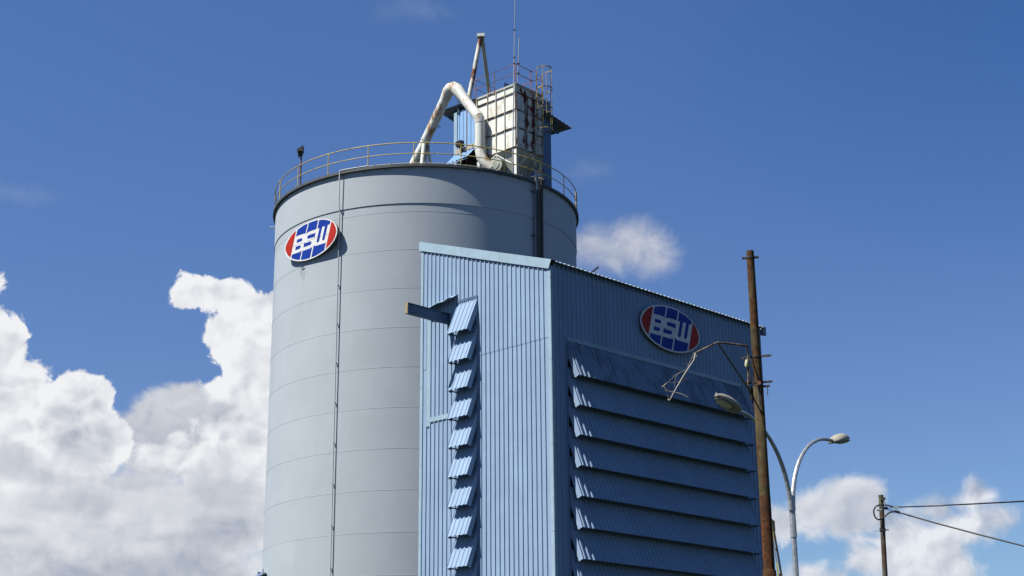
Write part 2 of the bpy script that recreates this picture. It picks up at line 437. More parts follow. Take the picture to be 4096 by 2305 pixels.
# ================================================================ metal clad building
NF, NS = -SD, -FD                           # outward: front face, side face
FW, SW = 7.64, 14.0
RZ = lambda v: 19.20+v*(2.62/7.64)          # roof height over the front face
bld = thing('cladding_building', 'tall blue ribbed metal building with stacked louvres in front of the silo', 'building', C0+Z*GZ)


def bp(v=0., z=0., u=0., nf=0., ns=0.):      # v along the front, u along the side, n* outward
    return C0+FD*v+SD*u+Z*z+NF*nf+NS*ns


def front_wall(v0, v1, z0, ztop, mb):        # three courses of sheets
    for i, (a, b) in enumerate(((z0, 4.07), (4.07, 10.07), (10.07, 16.07), (16.07, 30))):
        lo, hi = max(a, z0), b
        if ztop is not None and ztop <= lo: continue
        off = .009*(i % 2)+.003*i
        if i == 3 or (ztop is not None and ztop < hi):
            H = (lambda vv, lo=lo: RZ(v0+vv)-.12-lo) if ztop is None else ztop-lo
        else: H = hi-lo+.02
        corr(mb, bp(v0, lo, nf=off), FD, Z, NF, v1-v0, H, ph=(.10-v0) % .254, rib=(.014, .045, .018), h=.043)


m = MB()
LV0, LV1, LTOP = 4.15, 5.28, 18.62            # front louvre shaft
RC0, RC1, RCB, RCT = 5.30, 7.02, 13.86, 18.60  # recessed panel beside it
front_wall(.13, LV0+.10, GZ, None, m)
front_wall(LV0+.10, RC0, LTOP, None, m)
front_wall(RC0, RC1, GZ, RCB, m)
front_wall(RC0, RC1, RCT, None, m)
front_wall(RC1, FW-.14, GZ, None, m)
m.build('front_wall', M_BLUE, bld)
# side wall, opening for the louvres
LU0, LU1 = .85, 12.22
m = MB()


def side_wall(u0, u1, z0, z1, mb):
    for i, (a, b) in enumerate(((GZ, 4.07), (4.07, 10.07), (10.07, 16.07), (16.07, 19.14))):
        lo, hi = max(a, z0), min(b, z1)
        if hi <= lo: continue
        corr(mb, bp(0, lo, u=u0, ns=.004+.010*(i % 2)), SD, Z, NS, u1-u0, hi-lo+(.0 if hi == z1 else .02), ph=(.93-u0) % .254, rib=RIBS, h=.040)


side_wall(.13, LU0-.02, GZ, 19.14, m); side_wall(LU0-.02, LU1, 16.12, 19.14, m); side_wall(LU1, SW, GZ, 19.14, m)
m.build('side_wall', M_BLUE, bld)
# back walls and near-black sheets painting the unlit inside seen through the gaps
m = MB()
corr(m, bp(FW, GZ, u=0), SD, Z, FD, SW, RZ(FW)-GZ-.15); corr(m, bp(0, GZ, u=SW), FD, Z, SD, FW, lambda a: RZ(a)-GZ-.15)
m.build('rear_wall', M_BLUE, bld)
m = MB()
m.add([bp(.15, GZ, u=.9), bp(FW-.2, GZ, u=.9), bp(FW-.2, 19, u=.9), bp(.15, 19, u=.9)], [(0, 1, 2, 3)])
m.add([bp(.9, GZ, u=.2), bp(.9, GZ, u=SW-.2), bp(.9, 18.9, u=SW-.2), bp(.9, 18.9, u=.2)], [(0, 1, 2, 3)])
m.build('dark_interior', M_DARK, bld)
# corner trims
m = MB()
for z0, z1 in ((GZ, 5.1), (5.1, 8.45), (8.45, 11.8), (11.8, 15.15), (15.15, 18.5), (18.5, 19.0)):
    e = .0 if int(z0*10) % 2 else .004
    m.box(bp(.065, (z0+z1)/2, nf=.03+e), FD*.075, NF*.012, Z*((z1-z0)/2-.006))
    m.box(bp(-.012-e, (z0+z1)/2, u=.05), NS*.012, SD*.085, Z*((z1-z0)/2-.006))
m.build('corner_trim', M_TRIM, bld)
m = MB()
for z0, z1 in ((GZ, 5.4), (5.4, 8.7), (8.7, 12.0), (12.0, 15.3), (15.3, 18.6), (18.6, 21.55)):
    m.box(bp(FW-.075, (z0+z1)/2, nf=.03), FD*.085, NF*.014, Z*((z1-z0)/2-.006))
    m.box(bp(FW+.012, (z0+z1)/2, u=.04), FD*.010, SD*.07, Z*((z1-z0)/2-.006))
m.build('corner_trim', M_TRIM, bld)
# barge board along the front roof edge (three overlapping lengths)
for i, (a, b) in enumerate(((-.13, 2.80), (2.78, 4.68), (4.66, 7.72))):
    m = MB(); e = .10+.006*(i % 2)
    sk = .16 if i == 0 else .03
    P_ = [bp(a+sk, RZ(a+sk)-.36, nf=e), bp(b+.03, RZ(b)-.36, nf=e), bp(b, RZ(b)+.05, nf=e), bp(a, RZ(a)+.05, nf=e)]
    m.prism(P_, NF*.02)
    Q_ = [bp(a, RZ(a)+.05, nf=e), bp(b, RZ(b)+.05, nf=e), bp(b, RZ(b)+.062, u=.25), bp(a, RZ(a)+.062, u=.25)]
    m.prism(Q_, Z*.008)
    m.build('barge_board', M_TRIM, bld)
# roof: ribs run up the slope
m = MB(); SL = (FD*7.64+Z*2.62).normalized(); UPN = SD.cross(SL)
if UPN.z < 0: UPN = -UPN
corr(m, bp(-.20, RZ(-.20)+.0, u=.10), SD, SL, UPN, SW+.05, 8.35, pitch=.252, h=.045, ph=.05, rib=(.03, .035, .03))
corr(m, bp(-.20, RZ(-.20)-.035, u=.10), SD, SL, UPN, SW+.05, 8.35, pitch=.252, h=.045, ph=.05, rib=(.03, .035, .03))
m.build('roof', M_BLUED, bld)
m = MB()
m.box(bp(-.02, 19.035, u=SW/2), SD*(SW/2-.2), NS*.03, Z*.045)
m.build('eave_trim', M_STEELB, bld)
m = MB(); m.prism([bp(-.16, 19.24, u=SW+.02), bp(-.16, 18.80, u=SW+.02), bp(-.16, 18.80, u=SW+.26), bp(-.16, 19.18, u=SW+.26)], -NS*.0+NS*.10)
m.prism([bp(-.05, 19.2, u=SW+.24), bp(7.6, RZ(7.6), u=SW+.24), bp(7.6, RZ(7.6)-.4, u=SW+.24), bp(-.05, 18.8, u=SW+.24)], SD*.02)
m.build('end_flashing', M_BLUED, bld)


# ---- louvres
def louvre(bottom, height, a0, a1, A, N, mat_, ph, name='louvre', rib=RIBS, h=.045):
    """sloping ribbed sheet between a0 and a1 along A; N outward. bottom = z of outer lower edge"""
    out_ = .63; top = bottom+height
    dn = (N*out_-Z*height); Ls = dn.length; dn = dn/Ls
    nn = (N*height+Z*out_).normalized()
    base = V3(C0)+A*a0+Z*top
    m = MB(); corr(m, base, A, dn, nn, a1-a0, Ls, ph=ph, rib=rib, h=h)
    m.add([base-nn*.012, base+A*(a1-a0)-nn*.012, base+A*(a1-a0)+dn*Ls-nn*.012, base+dn*Ls-nn*.012], [(0, 1, 2, 3)])
    lv_ = m.build(name, mat_, bld)
    for s_, a in ((-1, a0), (1, a1)):        # end cheeks, a strip following the slope
        w = .235
        p0 = base+A*(a-a0)+nn*.028; p1 = p0+dn*Ls
        q1 = p1-nn*w; q0 = p0-nn*w*.25+dn*.0
        c2 = MB(); c2.prism([p0, p1, q1, p0-nn*w+dn*(w*height/out_*0.9), q0], A*s_*-.012)
        c2.build('end_cheek', mat_, lv_)
    b_ = MB(); zb = bottom+.05                 # tie back to the wall
    for a in (a0+.03, a1-.03):
        p = V3(C0)+A*a+N*.42+Z*(bottom-.0); b_.bar(p, V3(C0)+A*a-N*.25+Z*(bottom+.0), .03, .05)
    b_.each('tie_bar', M_STEELB, lv_)
    return lv_


for i in range(13):
    zb = 14.555-1.187*i+random.uniform(-.012, .012)
    louvre(zb, 1.52 if i == 0 else 1.62, LU0, LU1, SD, NS, M_BLUED if i == 0 else M_BLUE, .08)
for i in range(15):
    zb = 17.11-1.2*i+random.uniform(-.02, .02)
    louvre(zb, 1.45 if i == 0 else 1.55, LV0, LV1-(.0 if i else -.04), FD, NF, M_BLUE, .12, rib=(.03, .05, .03), h=.032)
m = MB(); m.box(bp(0, 16.13, u=(LU0+LU1)/2, ns=.045), SD*((LU1-LU0)/2+.02), NS*.012, Z*.085)
m.build('louvre_flashing', M_TRIM, bld)
m = MB(); m.box(bp((LV0+LV1)/2+.02, 18.62, nf=.05), FD*.60, NF*.012, Z*.055); m.build('louvre_flashing', M_STEELB, bld)
# vertical reveal beside the side louvres
m = MB(); m.box(bp(0, 7.2, u=LU0-.015, ns=.02), SD*.02, NS*.03, Z*8.9); m.build('reveal_trim', M_BLUE, bld)
# recessed loading panel with its frame and small canopy
m = MB(); corr(m, bp(RC0, RCB, nf=-.10), FD, Z, NF, RC1-RC0+.02, RCT-RCB, ph=.16, h=.03); m.build('loading_panel', M_BLUE, bld)
m = MB()
m.box(bp(RC1+.09, (RCB+RCT)/2-.12, nf=.045), FD*.10, NF*.012, Z*((RCT-RCB)/2+.16))
m.build('panel_frame', M_TRIM, bld)
m = MB(); m.box(bp((RC0+RC1)/2+.07, RCB-.02, nf=.047), FD*((RC1-RC0)/2+.05), NF*.014, Z*.10)
m.build('panel_sill', M_TRIM, bld)
m = MB(); m.add([bp(RC1, RCB, nf=.0), bp(RC1, RCT, nf=.0), bp(RC1, RCT, nf=-.11), bp(RC1, RCB, nf=-.11)], [(0, 1, 2, 3)])
m.box(bp(5.62, RCT-.62, nf=-.06), FD*.16, NF*.03, Z*.62)
m.build('panel_slot', M_DARK, bld)
for v_, zt in ((6.035, 17.80), (6.93, 18.3)):
    m = MB(); m.box(bp(v_, (RCB+.1+zt)/2, nf=-.06), FD*.034, NF*.012, Z*((zt-RCB-.1)/2)); m.build('panel_gap', M_DARK, bld)
m = MB()                                       # canopy: thin bent sheet, its edge torn up at one end
cz = [(7.2, 18.66, .30), (6.6, 18.70, .42), (6.1, 18.74, .50), (5.75, 18.72, .50), (5.5, 18.84, .46), (5.36, 18.86, .30)]
vs = []
for v_, z_, o_ in cz: vs += [bp(v_, z_+.14, nf=.02), bp(v_, z_-.06, nf=o_), bp(v_, z_-.085, nf=o_), bp(v_, z_+.11, nf=.02)]
m.add(vs, [(4*i+j, 4*i+(j+1) % 4, 4*i+4+(j+1) % 4, 4*i+4+j) for i in range(5) for j in range(4)]+[(0, 1, 2, 3), (23, 22, 21, 20)])
m.build('canopy', M_TRIM, bld)
# hoist beam
m = MB(); bv = 5.87
for zz in (17.775, 18.215): m.box(bp(bv, zz, nf=1.05), FD*.09, NF*1.37, Z*.012)
m.box(bp(bv, 17.995, nf=1.05), FD*.008, NF*1.37, Z*.208)
hb = m.build('hoist_beam', M_STEELB, bld)
m = MB(); m.box(bp(bv, 17.995, nf=2.425), FD*.092, NF*.004, Z*.236)
m.build('beam_end', mat('flaking_cream_paint', (.24, .20, .13), .7, var=.3, vscale=7, rust=(.16, .07, .03), rscale=5, rth=.56), hb)
# slanted bar fixture on the roof
rf = thing('roof_fixture', 'short slanted metal bar fixture poking above the blue roof edge', 'fixture', bp(1.2, RZ(1.2), u=2.9))
p0 = pt(2361, 1096, 61.2); p1 = pt(2393, 1069, 61.2)
m = MB(); m.bar(p0+(p0-p1)*.9, p1, .05, .085); m.build('bar', M_GALV, rf)
m = MB(); m.bar(p0+(p0-p1)*.9+V3((-.005, -.04, .02)), p1+V3((-.005, -.04, .02)), .02, .03); m.build('edge_strip', M_BLACKM, rf)
m = MB()
for t in range(9):
    q = p0.lerp(p1, t/8)+V3((.04, -.03, -.03)); m.bar(q, q+V3((.045, 0, -.06)), .006, .006)
m.each('pin', M_GALV, rf)


# ================================================================ signs
SHP = {
'redL':[(-1.13,0.76),(-1.3,0.7),(-1.52,0.57),(-1.73,0.37),(-1.87,0.17),(-1.92,0.02),(-1.89,-0.12),(-1.81,-0.26),(-1.67,-0.43),(-1.5,-0.55)],
'redR':[(1.55,0.58),(1.73,0.43),(1.85,0.23),(1.92,0.03),(1.90,-0.12),(1.82,-0.30),(1.67,-0.47),(1.47,-0.60),(1.16,-0.73)],
't1':[(-1.02,0.78),(-0.81,0.84),(-0.55,0.9),(-0.25,0.92),(-0.4,0.42),(-0.46,0.455),(-0.56,0.465),(-0.83,0.465),(-1.12,0.46)],
't2':[(-0.16,0.925),(0.14,0.93),(0.39,0.92),(0.54,0.90),(0.42,0.47),(0.11,0.47),(-0.08,0.47),(-0.19,0.46),(-0.27,0.43),(-0.33,0.39)],
't3':[(0.62,0.885),(0.92,0.83),(1.24,0.725),(1.47,0.62),(1.42,0.47),(1.28,0.47),(1.08,-0.17),(1.05,-0.22),(1.0,-0.25),(0.94,-0.25),(0.9,-0.23),(0.89,-0.18),(1.07,0.47),(0.86,0.47),(0.67,-0.18),(0.64,-0.23),(0.58,-0.255),(0.52,-0.25),(0.48,-0.22),(0.48,-0.16),(0.66,0.47),(0.51,0.47)],
'b1':[(-1.38,-0.435),(-0.88,-0.435),(-0.75,-0.43),(-0.64,-0.38),(-0.77,-0.845),(-0.96,-0.80),(-1.2,-0.71),(-1.43,-0.6)],
'b2':[(-0.57,-0.435),(-0.07,-0.435),(0.05,-0.43),(0.16,-0.38),(0.01,-0.925),(-0.23,-0.92),(-0.47,-0.90),(-0.69,-0.865)],
'b3':[(0.27,-0.33),(0.32,-0.38),(0.43,-0.41),(1.16,-0.42),(1.06,-0.77),(0.75,-0.855),(0.43,-0.91),(0.11,-0.925)],
'B1':[(-1.02,0.26),(-0.75,0.26),(-0.66,0.25),(-0.63,0.21),(-0.64,0.15),(-0.68,0.11),(-0.74,0.1),(-1.06,0.1)],
'B2':[(-1.11,-0.09),(-0.84,-0.09),(-0.75,-0.1),(-0.72,-0.14),(-0.74,-0.20),(-0.78,-0.24),(-0.85,-0.26),(-1.15,-0.26)],
'S1':[(-0.14,0.285),(0.37,0.285),(0.30,0.04),(0.27,0.075),(0.21,0.095),(0.11,0.105),(-0.18,0.105),(-0.24,0.13),(-0.24,0.2),(-0.21,0.26)],
'S2':[(-0.46,0.0),(-0.42,-0.05),(-0.35,-0.07),(0.01,-0.07),(0.07,-0.09),(0.08,-0.14),(0.06,-0.2),(0.02,-0.24),(-0.04,-0.255),(-0.52,-0.255)]}


def oval_sign(cen, A, N, label, k_=1., loc=None):
    t_ = thing('oval_sign', label, 'sign', loc if loc else cen, 'oval logo signs')
    P_ = lambda a, z, e=0.: cen+A*(a*k_)+Z*(z*k_)+N*e
    el = [(1.985*math.cos(i*math.pi/36), .996*math.sin(i*math.pi/36)) for i in range(72)]
    m = MB(); m.prism([P_(a, z) for a, z in el], N*.02); m.build('face_panel', M_SIGNW, t_)
    m = MB(); m.prism([P_(a*.985, z*.985, -.0205) for a, z in el], N*.12); m.build('sign_box', M_SIGNE, t_)
    for nm in ('redL', 'redR'):
        m = MB(); m.prism([P_(a, z, .006) for a, z in SHP[nm]], N*.005); m.build('red_segment', M_SIGNR, t_)
    m = MB()
    for nm in ('t1', 't2', 't3', 'b1', 'b2', 'b3', 'B1', 'B2', 'S1', 'S2'): m.prism([P_(a, z, .006) for a, z in SHP[nm]], N*.005)
    m.build('blue_lettering_field', M_SIGNB, t_)
    m = MB()                                   # thin joints between the face sheets
    for a_, b_ in (((-1.46, -.02), (-.52, -.02)), ((-.24, .0), (.44, .0)), ((.70, .0), (.86, .0)), ((1.12, .0), (1.33, .0)), ((.0, -.30), (.0, -.42)), ((.0, .42), (.0, .30))):
        m.bar(P_(*a_, .0015), P_(*b_, .0015), .008, .008, up=N)
    m.each('panel_joint', M_SIGNE, t_)
    m = MB()
    for a_ in (-1.2, 0, 1.2): m.box(P_(a_, 0, -.28), A*.03, N*.10, Z*.55*k_)
    m.each('mounting_bracket', M_BLACKM, t_)
    return t_


oval_sign(bp(0, 17.725, u=7.19, ns=.22), SD, NS, 'shaded oval BSW sign in red, white and blue on the dark ribbed side wall')

# ================================================================ silo
S0 = V3((SX, SY, 0)); SE = -V3((SX, SY, 0)).normalized(); ST = V3((-SE.y, SE.x, 0))   # toward the eye, and to its right
if ST.x < 0: ST = -ST
PH0 = math.degrees(math.atan2(SE.x, -SE.y))


def sp_(phi, z, r):                            # phi measured to the right of the eye's direction
    a = math.radians(phi); return S0+(SE*math.cos(a)+ST*math.sin(a))*r+Z*z


silo = thing('silo', 'huge pale grey-blue cylindrical steel storage silo with yellow railing', 'silo', S0+Z*GZ)
S00 = S0+Z*0
m = MB(); m.ring(S0, [(7.9, GZ), (7.9, 25.77)], n=256)
for i in range(15):
    z = 27.26-1.91*i
    if z > 25.8 or z < GZ: continue
    m.ring(S0, [(7.901, z+.012), (7.906, z+.006)], n=256); m.ring(S0, [(7.906, z+.006), (7.906, z-.006)], n=256); m.ring(S0, [(7.906, z-.006), (7.901, z-.012)], n=256)
w_ = m.build('shell', M_SILO, silo, origin=S00)
w_.rotation_euler = (0, 0, 0)
m = MB(); m.ring(S0, [(7.9, 25.765), (7.935, 25.77)], n=256); m.ring(S0, [(7.935, 25.77), (7.935, 27.66)], n=256); m.build('upper_band', M_SILO, silo, origin=S00)
m = MB(); m.ring(S0, [(7.94, 27.60), (8.075, 27.60), (8.075, 27.72), (0., 28.05)], n=256, smooth=False); m.build('roof_deck', M_STEELG if 'M_STEELG' in globals() else mat('deck_steel', (.055, .065, .07), .6, var=.15, vscale=2, dirt=((.16, .12, .07), 2, .6, .5)), silo)
m = MB()
for i in range(44):
    ph = -180+i*8.18+2.; a = sp_(ph, 27.53, 7.99); rd = (a-S0); rd.z = 0; rd.normalize(); tg = Z.cross(rd)
    m.prism([sp_(ph, 27.60, 7.935)+tg*.005, sp_(ph, 27.60, 8.07)+tg*.005, sp_(ph, 27.45, 7.935)+tg*.005], tg*.01)
m.each('deck_gusset', mat('deck_edge', (.2, .23, .25), .6), silo)
# toe pipe and clips lying on the deck edge
m = MB(); m.tube([sp_(-31.6+i*1.5, 27.775, 8.02) for i in range(46)], .022, 6)
m.build('deck_pipe', mat('dull_yellow_pipe', (.40, .38, .26), .6, var=.2), silo)
m = MB()
for ph in list(range(-72, 44, 6)): m.box(sp_(ph-.5, 27.80, 8.05), ST*.02, SE*.02, Z*.08)
m.each('pipe_clip', M_GALV, silo)
# railing
rail = MB()
rail.tube([sp_(i*3-180, 28.85, 8.0) for i in range(120)], .026, 8, closed=True)
rl = rail.build('railing', M_YEL, silo)
m = MB(); m.tube([sp_(i*3-180, 28.29, 8.0) for i in range(120)], .022, 8, closed=True); m.build('mid_rail', M_YEL, rl)
for i in range(22):
    ph = -4.6+16.364*(i-11)
    m = MB(); m.tube([sp_(ph, 27.66, 8.0), sp_(ph, 28.84, 8.0)], .026, 6); m.build('post', M_YEL, rl)
# downpipe / conduit on the wall
m = MB()
m.tube([sp_(-21, 27.79, 8.04), sp_(-26, 27.79, 8.04), sp_(-30.9, 27.79, 8.06), sp_(-31.5, 27.76, 8.09), sp_(-31.6, 27.5, 8.12), sp_(-31.6, 25.9, 8.09), sp_(-31.6, 25.7, 8.02), sp_(-31.6, 5, 8.0), sp_(-31.6, GZ, 8.0)], .027, 8)
cd = m.build('conduit', M_PVC, silo)
m = MB()
for i in range(14):
    z = 25.75-1.91*i
    if z > GZ: m.box(sp_(-31.6, z, 7.97), sp_(-31.6, 0, 1)*0+ST*.035, SE*.04, Z*.03)
m.each('clamp', M_BLACKM, cd)
# cable riser
m = MB()
for j, (dp, rr, of, mt) in enumerate(((0, .035, .13, 0), (.55, .045, .20, 1), (1.1, .04, .24, 1), (1.6, .05, .22, 1), (2.1, .045, .16, 1), (2.5, .03, .12, 1))):
    ph = 42.2+dp
    m.tube([sp_(ph-.8+j*.2, 27.95, 7.8), sp_(ph-.3, 27.98, 8.12), sp_(ph, 27.75, 8.16+of), sp_(ph, 27.2, 8.02+of), sp_(ph, 20, 8.0+of*.8), sp_(ph+.1, 12, 8.0+of*.8)], rr, 8)
m.each('riser_cable', M_BLACKM, silo)
m = MB(); m.box(sp_(41.6, 22, 8.02), sp_(41.6, 0, 1).cross(Z).normalized()*.03 if False else ST*.02, SE*.06, Z*5.4)
m.build('riser_tray', mat('tray_steel', (.20, .24, .27), .6), silo)
m = MB()
for ph in (42.0, 44.0):
    for d_ in (-.5, 0, .5): m.bar(sp_(ph+d_, 27.2, 8.18), sp_(ph-.5+d_, 28.15, 8.15), .035, .05)
m.each('riser_channel', M_GALV, silo)
for z in (27.10, 24.80):
    m = MB(); m.bar(sp_(41.8, z, 8.05), sp_(39.6, z, 8.05), .05, .06); m.build('riser_bracket', M_BLACKM, silo)
m = MB()
m.bar(sp_(-50.2, 23.35, 7.96), sp_(-48.6, 23.38, 7.96), .03, .04); m.bar(sp_(-49.9, 23.3, 8.0), sp_(-50.0, 22.95, 8.02), .012, .012); m.bar(sp_(-49.0, 23.3, 8.0), sp_(-49.1, 22.85, 8.02), .02, .012)
m.build('wall_hook', M_BLACKM, silo)
m = MB(); m.tube([sp_(-84, 26.95, 7.9), sp_(-84, 26.95, 8.22)], .03, 8); m.build('pipe_stub', M_PVC, silo)
# silo sign
ph = math.radians(-46.); n_ = (SE*math.cos(ph)+ST*math.sin(ph)); t_ = (-SE*math.sin(ph)+ST*math.cos(ph))
sg = oval_sign(S0+n_*8.04+t_*.19+Z*24.59, t_, n_, 'sunlit oval BSW sign in red, white and blue high on the grey silo', k_=.995)
# floodlight on its post
fl = thing('floodlight', 'black floodlight on a thin rusty post at the left of the silo railing', 'floodlight', sp_(-53.2, 27.72, 7.9))
fb = sp_(-53.2, 27.72, 7.9); FY = fb.y
m = MB(); m.tube([fb, V3((fb.x, fb.y, 29.62))], .04, 8); m.build('post', mat('rusty_post', (.12, .07, .05), .8, var=.3, vscale=8), fl)
qz = Zq = lambda x, y: pt(1160+x*.15855, 570+y*.15862, FY)
m = MB(); m.prism([qz(180, 215)+V3((0, -.22, 0)), qz(200, 275)+V3((0, -.22, 0)), qz(255, 250)+V3((0, -.22, 0)), qz(335, 265)+V3((0, -.22, 0)), qz(347, 110)+V3((0, -.22, 0)), qz(290, 145)+V3((0, -.22, 0))], V3((0, -.40, 0)))
hd = m.build('lamp_head', M_BLACKM, fl)
m = MB(); m.prism([qz(195, 285)+V3((0, -.12, 0)), qz(205, 350)+V3((0, -.12, 0)), qz(300, 335)+V3((0, -.12, 0)), qz(325, 275)+V3((0, -.12, 0)), qz(255, 248)+V3((0, -.12, 0))], V3((0, -.22, 0)))
m.build('gear_box', M_BLACKM, fl)
m = MB(); m.tube([qz(215, 340), qz(220, 390), qz(245, 405), qz(290, 385), qz(318, 320)], .018, 6); m.build('bracket', M_BLACKM, fl)
m = MB(); m.tube([qz(285, 395), qz(283, 470), qz(275, 560), qz(268, 700), qz(262, 940), qz(266, 1075)], .010, 5); m.build('cable', M_BLACK, fl)

# ================================================================ dust filter on the silo top
AB2 = math.radians(42.3); D2 = V3((math.sin(AB2), math.cos(AB2), 0)); G2 = V3((-math.cos(AB2), math.sin(AB2), 0))
zz1 = lambda x, y: (1600+x*.4482, 100+y*.4483)
BC = pt(*zz1(1037, 1088), 70.9)
def along(x, y, P0, D):                       # point on the vertical plane through P0 along D
    return on_plane(x, y, P0, V3((-D.y, D.x, 0)))
LZ = BC.z; TZ = pt(*zz1(1030, 528), 70.9).z
wl = (along(*zz1(690, 900), BC, G2)-BC).dot(G2); wr = (along(*zz1(1272, 900), BC, D2)-BC).dot(D2)
flt = thing('dust_filter', 'boxy white dust filter with peeling maroon patches standing on the silo top', 'dust filter', BC*1+Z*(27.8-LZ))
def fb_(v, u, z, nl=0., nr=0.): return BC+G2*v+D2*u+Z*(z-LZ)-D2*nl-G2*nr
H_ = TZ-LZ
m = MB(); m.prism([fb_(0, 0, TZ), fb_(wl, 0, TZ), fb_(wl, wr, TZ), fb_(0, wr, TZ)], Z*H_); 
body = m.build('filter_body', M_WHITE, flt)
m = MB(); m.add([fb_(0, .004, LZ+.02, nr=.004), fb_(0, wr-.004, LZ+.02, nr=.004), fb_(0, wr-.004, TZ-.02, nr=.004), fb_(0, .004, TZ-.02, nr=.004)], [(0, 1, 2, 3)])
m.build('peeling_side_panel', mat('peeling_panel_paint', (.56, .59, .57), .6, var=.06, vscale=1.5, streak=.2, dirt=((.28, .2, .11), 1.3, .55, .5),
        rust=((.15, .03, .024), (.09, .022, .018)), rscale=2.8, rth=.565, rw=.012, rstretch=1.8,
        near=(tuple(D2), BC.dot(D2), (wr*.345, wr*.41, wr*.63), .16, .085)), flt)
hb1, hb2, hb3 = LZ+H_*.317, LZ+H_*.60, LZ+H_*.872
m = MB()
for z in (TZ-.03,):
    m.box(fb_(wl/2, 0, z, nl=.03), G2*(wl/2), D2*.03, Z*.022); m.box(fb_(0, wr/2, z, nr=.03), D2*(wr/2), G2*.03, Z*.022)
for v_ in (.02, wl*.275, wl*.50, wl*.72, wl-.02): m.box(fb_(v_, 0, LZ+H_*.5, nl=.028), G2*.016, D2*.028, Z*H_*.5)
m.each('stiffener', M_RIBL, flt)
m = MB()
for z in (hb1, hb2, hb3, LZ+.02):
    m.box(fb_(wl/2, 0, z, nl=.032), G2*(wl/2), D2*.032, Z*.020); m.box(fb_(0, wr/2, z, nr=.032), D2*(wr/2), G2*.032, Z*.020)
m.each('belt_rib', M_RIBR, flt)
m = MB()
for u_ in (.02, wr*.33, wr*.38, wr*.64, wr*.69, wr-.02): m.box(fb_(0, u_, LZ+H_*.435, nr=.028), D2*.014, G2*.028, Z*H_*.435)
m.each('side_stiffener', M_RIBR, flt)
m = MB(); m.prism([fb_(-.06, -.06, TZ+.05), fb_(wl+.06, -.06, TZ+.05), fb_(wl+.06, wr+.06, TZ+.05), fb_(-.06, wr+.06, TZ+.05)], Z*.06)
m.build('top_plate', mat('weathered_top', (.22, .25, .27), .6, var=.2, vscale=4), flt)
HZ = 27.95; ci, cj = wl*.5, wr*.5
m = MB(); e = .42
T_ = [fb_(.03, .03, LZ), fb_(wl-.03, .03, LZ), fb_(wl-.03, wr-.03, LZ), fb_(.03, wr-.03, LZ)]
B_ = [fb_(ci-e, cj-e, HZ), fb_(ci+e, cj-e, HZ), fb_(ci+e, cj+e, HZ), fb_(ci-e, cj+e, HZ)]
m.add(T_+B_, [(i, (i+1) % 4, (i+1) % 4+4, i+4) for i in range(4)]+[(4, 5, 6, 7)])
for a_, b_ in ((0, 3),):
    for t in (.25, .5, .75):
        p = T_[a_].lerp(T_[b_], t); q = B_[a_].lerp(B_[b_], t); m.bar(p-G2*.02, q-G2*.02, .03, .05)
m.build('hopper', mat('hopper_paint', (.34, .365, .34), .6, var=.08, vscale=2, streak=.2, dirt=((.22, .2, .14), 1.5, .55, .5)), flt)
for v_, u_ in ((0, 0), (wl, 0), (wl, wr), (0, wr)):
    m = MB(); c_ = fb_(v_+(.07 if v_ == 0 else -.07), u_+(.07 if u_ == 0 else -.07), (LZ-.08+27.7)/2)
    for s_ in (-1, 1): m.box(c_+D2*.07*s_, D2*.008, G2*.085, Z*(LZ-.08-27.7)/2)
    m.box(c_, D2*.07, G2*.008, Z*(LZ-.08-27.7)/2)
    m.build('leg', mat('leg_white_paint', (.58, .60, .585), .5, var=.05, rust=(.14, .04, .03), rscale=2.5, rth=.62) if (v_, u_) == (0, 0) else M_WHITER, flt)
m = MB(); tp = fb_(wl*.5, .0, LZ-.05, nl=.02)
m.bar(tp, fb_(.15, 0, 28.55, nl=.02), .05, .05); m.bar(tp, fb_(wl-.3, 0, 28.9, nl=.02), .04, .04); m.bar(tp, fb_(wl*.5-.08, 0, 29.0, nl=.0), .03, .03)
tp = fb_(0, wr*.55, LZ-.05, nr=.02)
m.bar(tp, fb_(0, .2, 28.6, nr=.02), .03, .03); m.bar(tp, fb_(0, wr-.2, 28.3, nr=.02), .03, .03)
m.each('leg_brace', M_WHITE, flt)
# rails round the filter top
zr = along(*zz1(1017, 335), BC, G2).z; zm = along(*zz1(1017, 432), BC, G2).z
zr = TZ+1.07; zm = TZ+.55
rt = MB()
cn = [(-.08, -.08), (wl+.05, -.08), (wl+.05, wr+.05), (.0, wr+.05)]
for z in (zr, zm):
    rt.tube([fb_(0-.08, wr*.62, z), fb_(*cn[0], z), fb_(*cn[1], z), fb_(*cn[2], z), fb_(*cn[3], z)], .022, 6, smooth=False)
trl = rt.build('top_railing', M_MAROON, flt)
for v_, u_ in ((-.08, -.08), (wl*.52, -.08), (wl+.05, -.08), (wl+.05, wr*.5), (wl+.05, wr+.05), (wl*.5, wr+.05), (0, wr+.05), (-.08, wr*.52)):
    m = MB(); m.tube([fb_(v_, u_, TZ-.25), fb_(v_, u_, zr)], .024, 6); m.build('post', M_MAROON, trl)
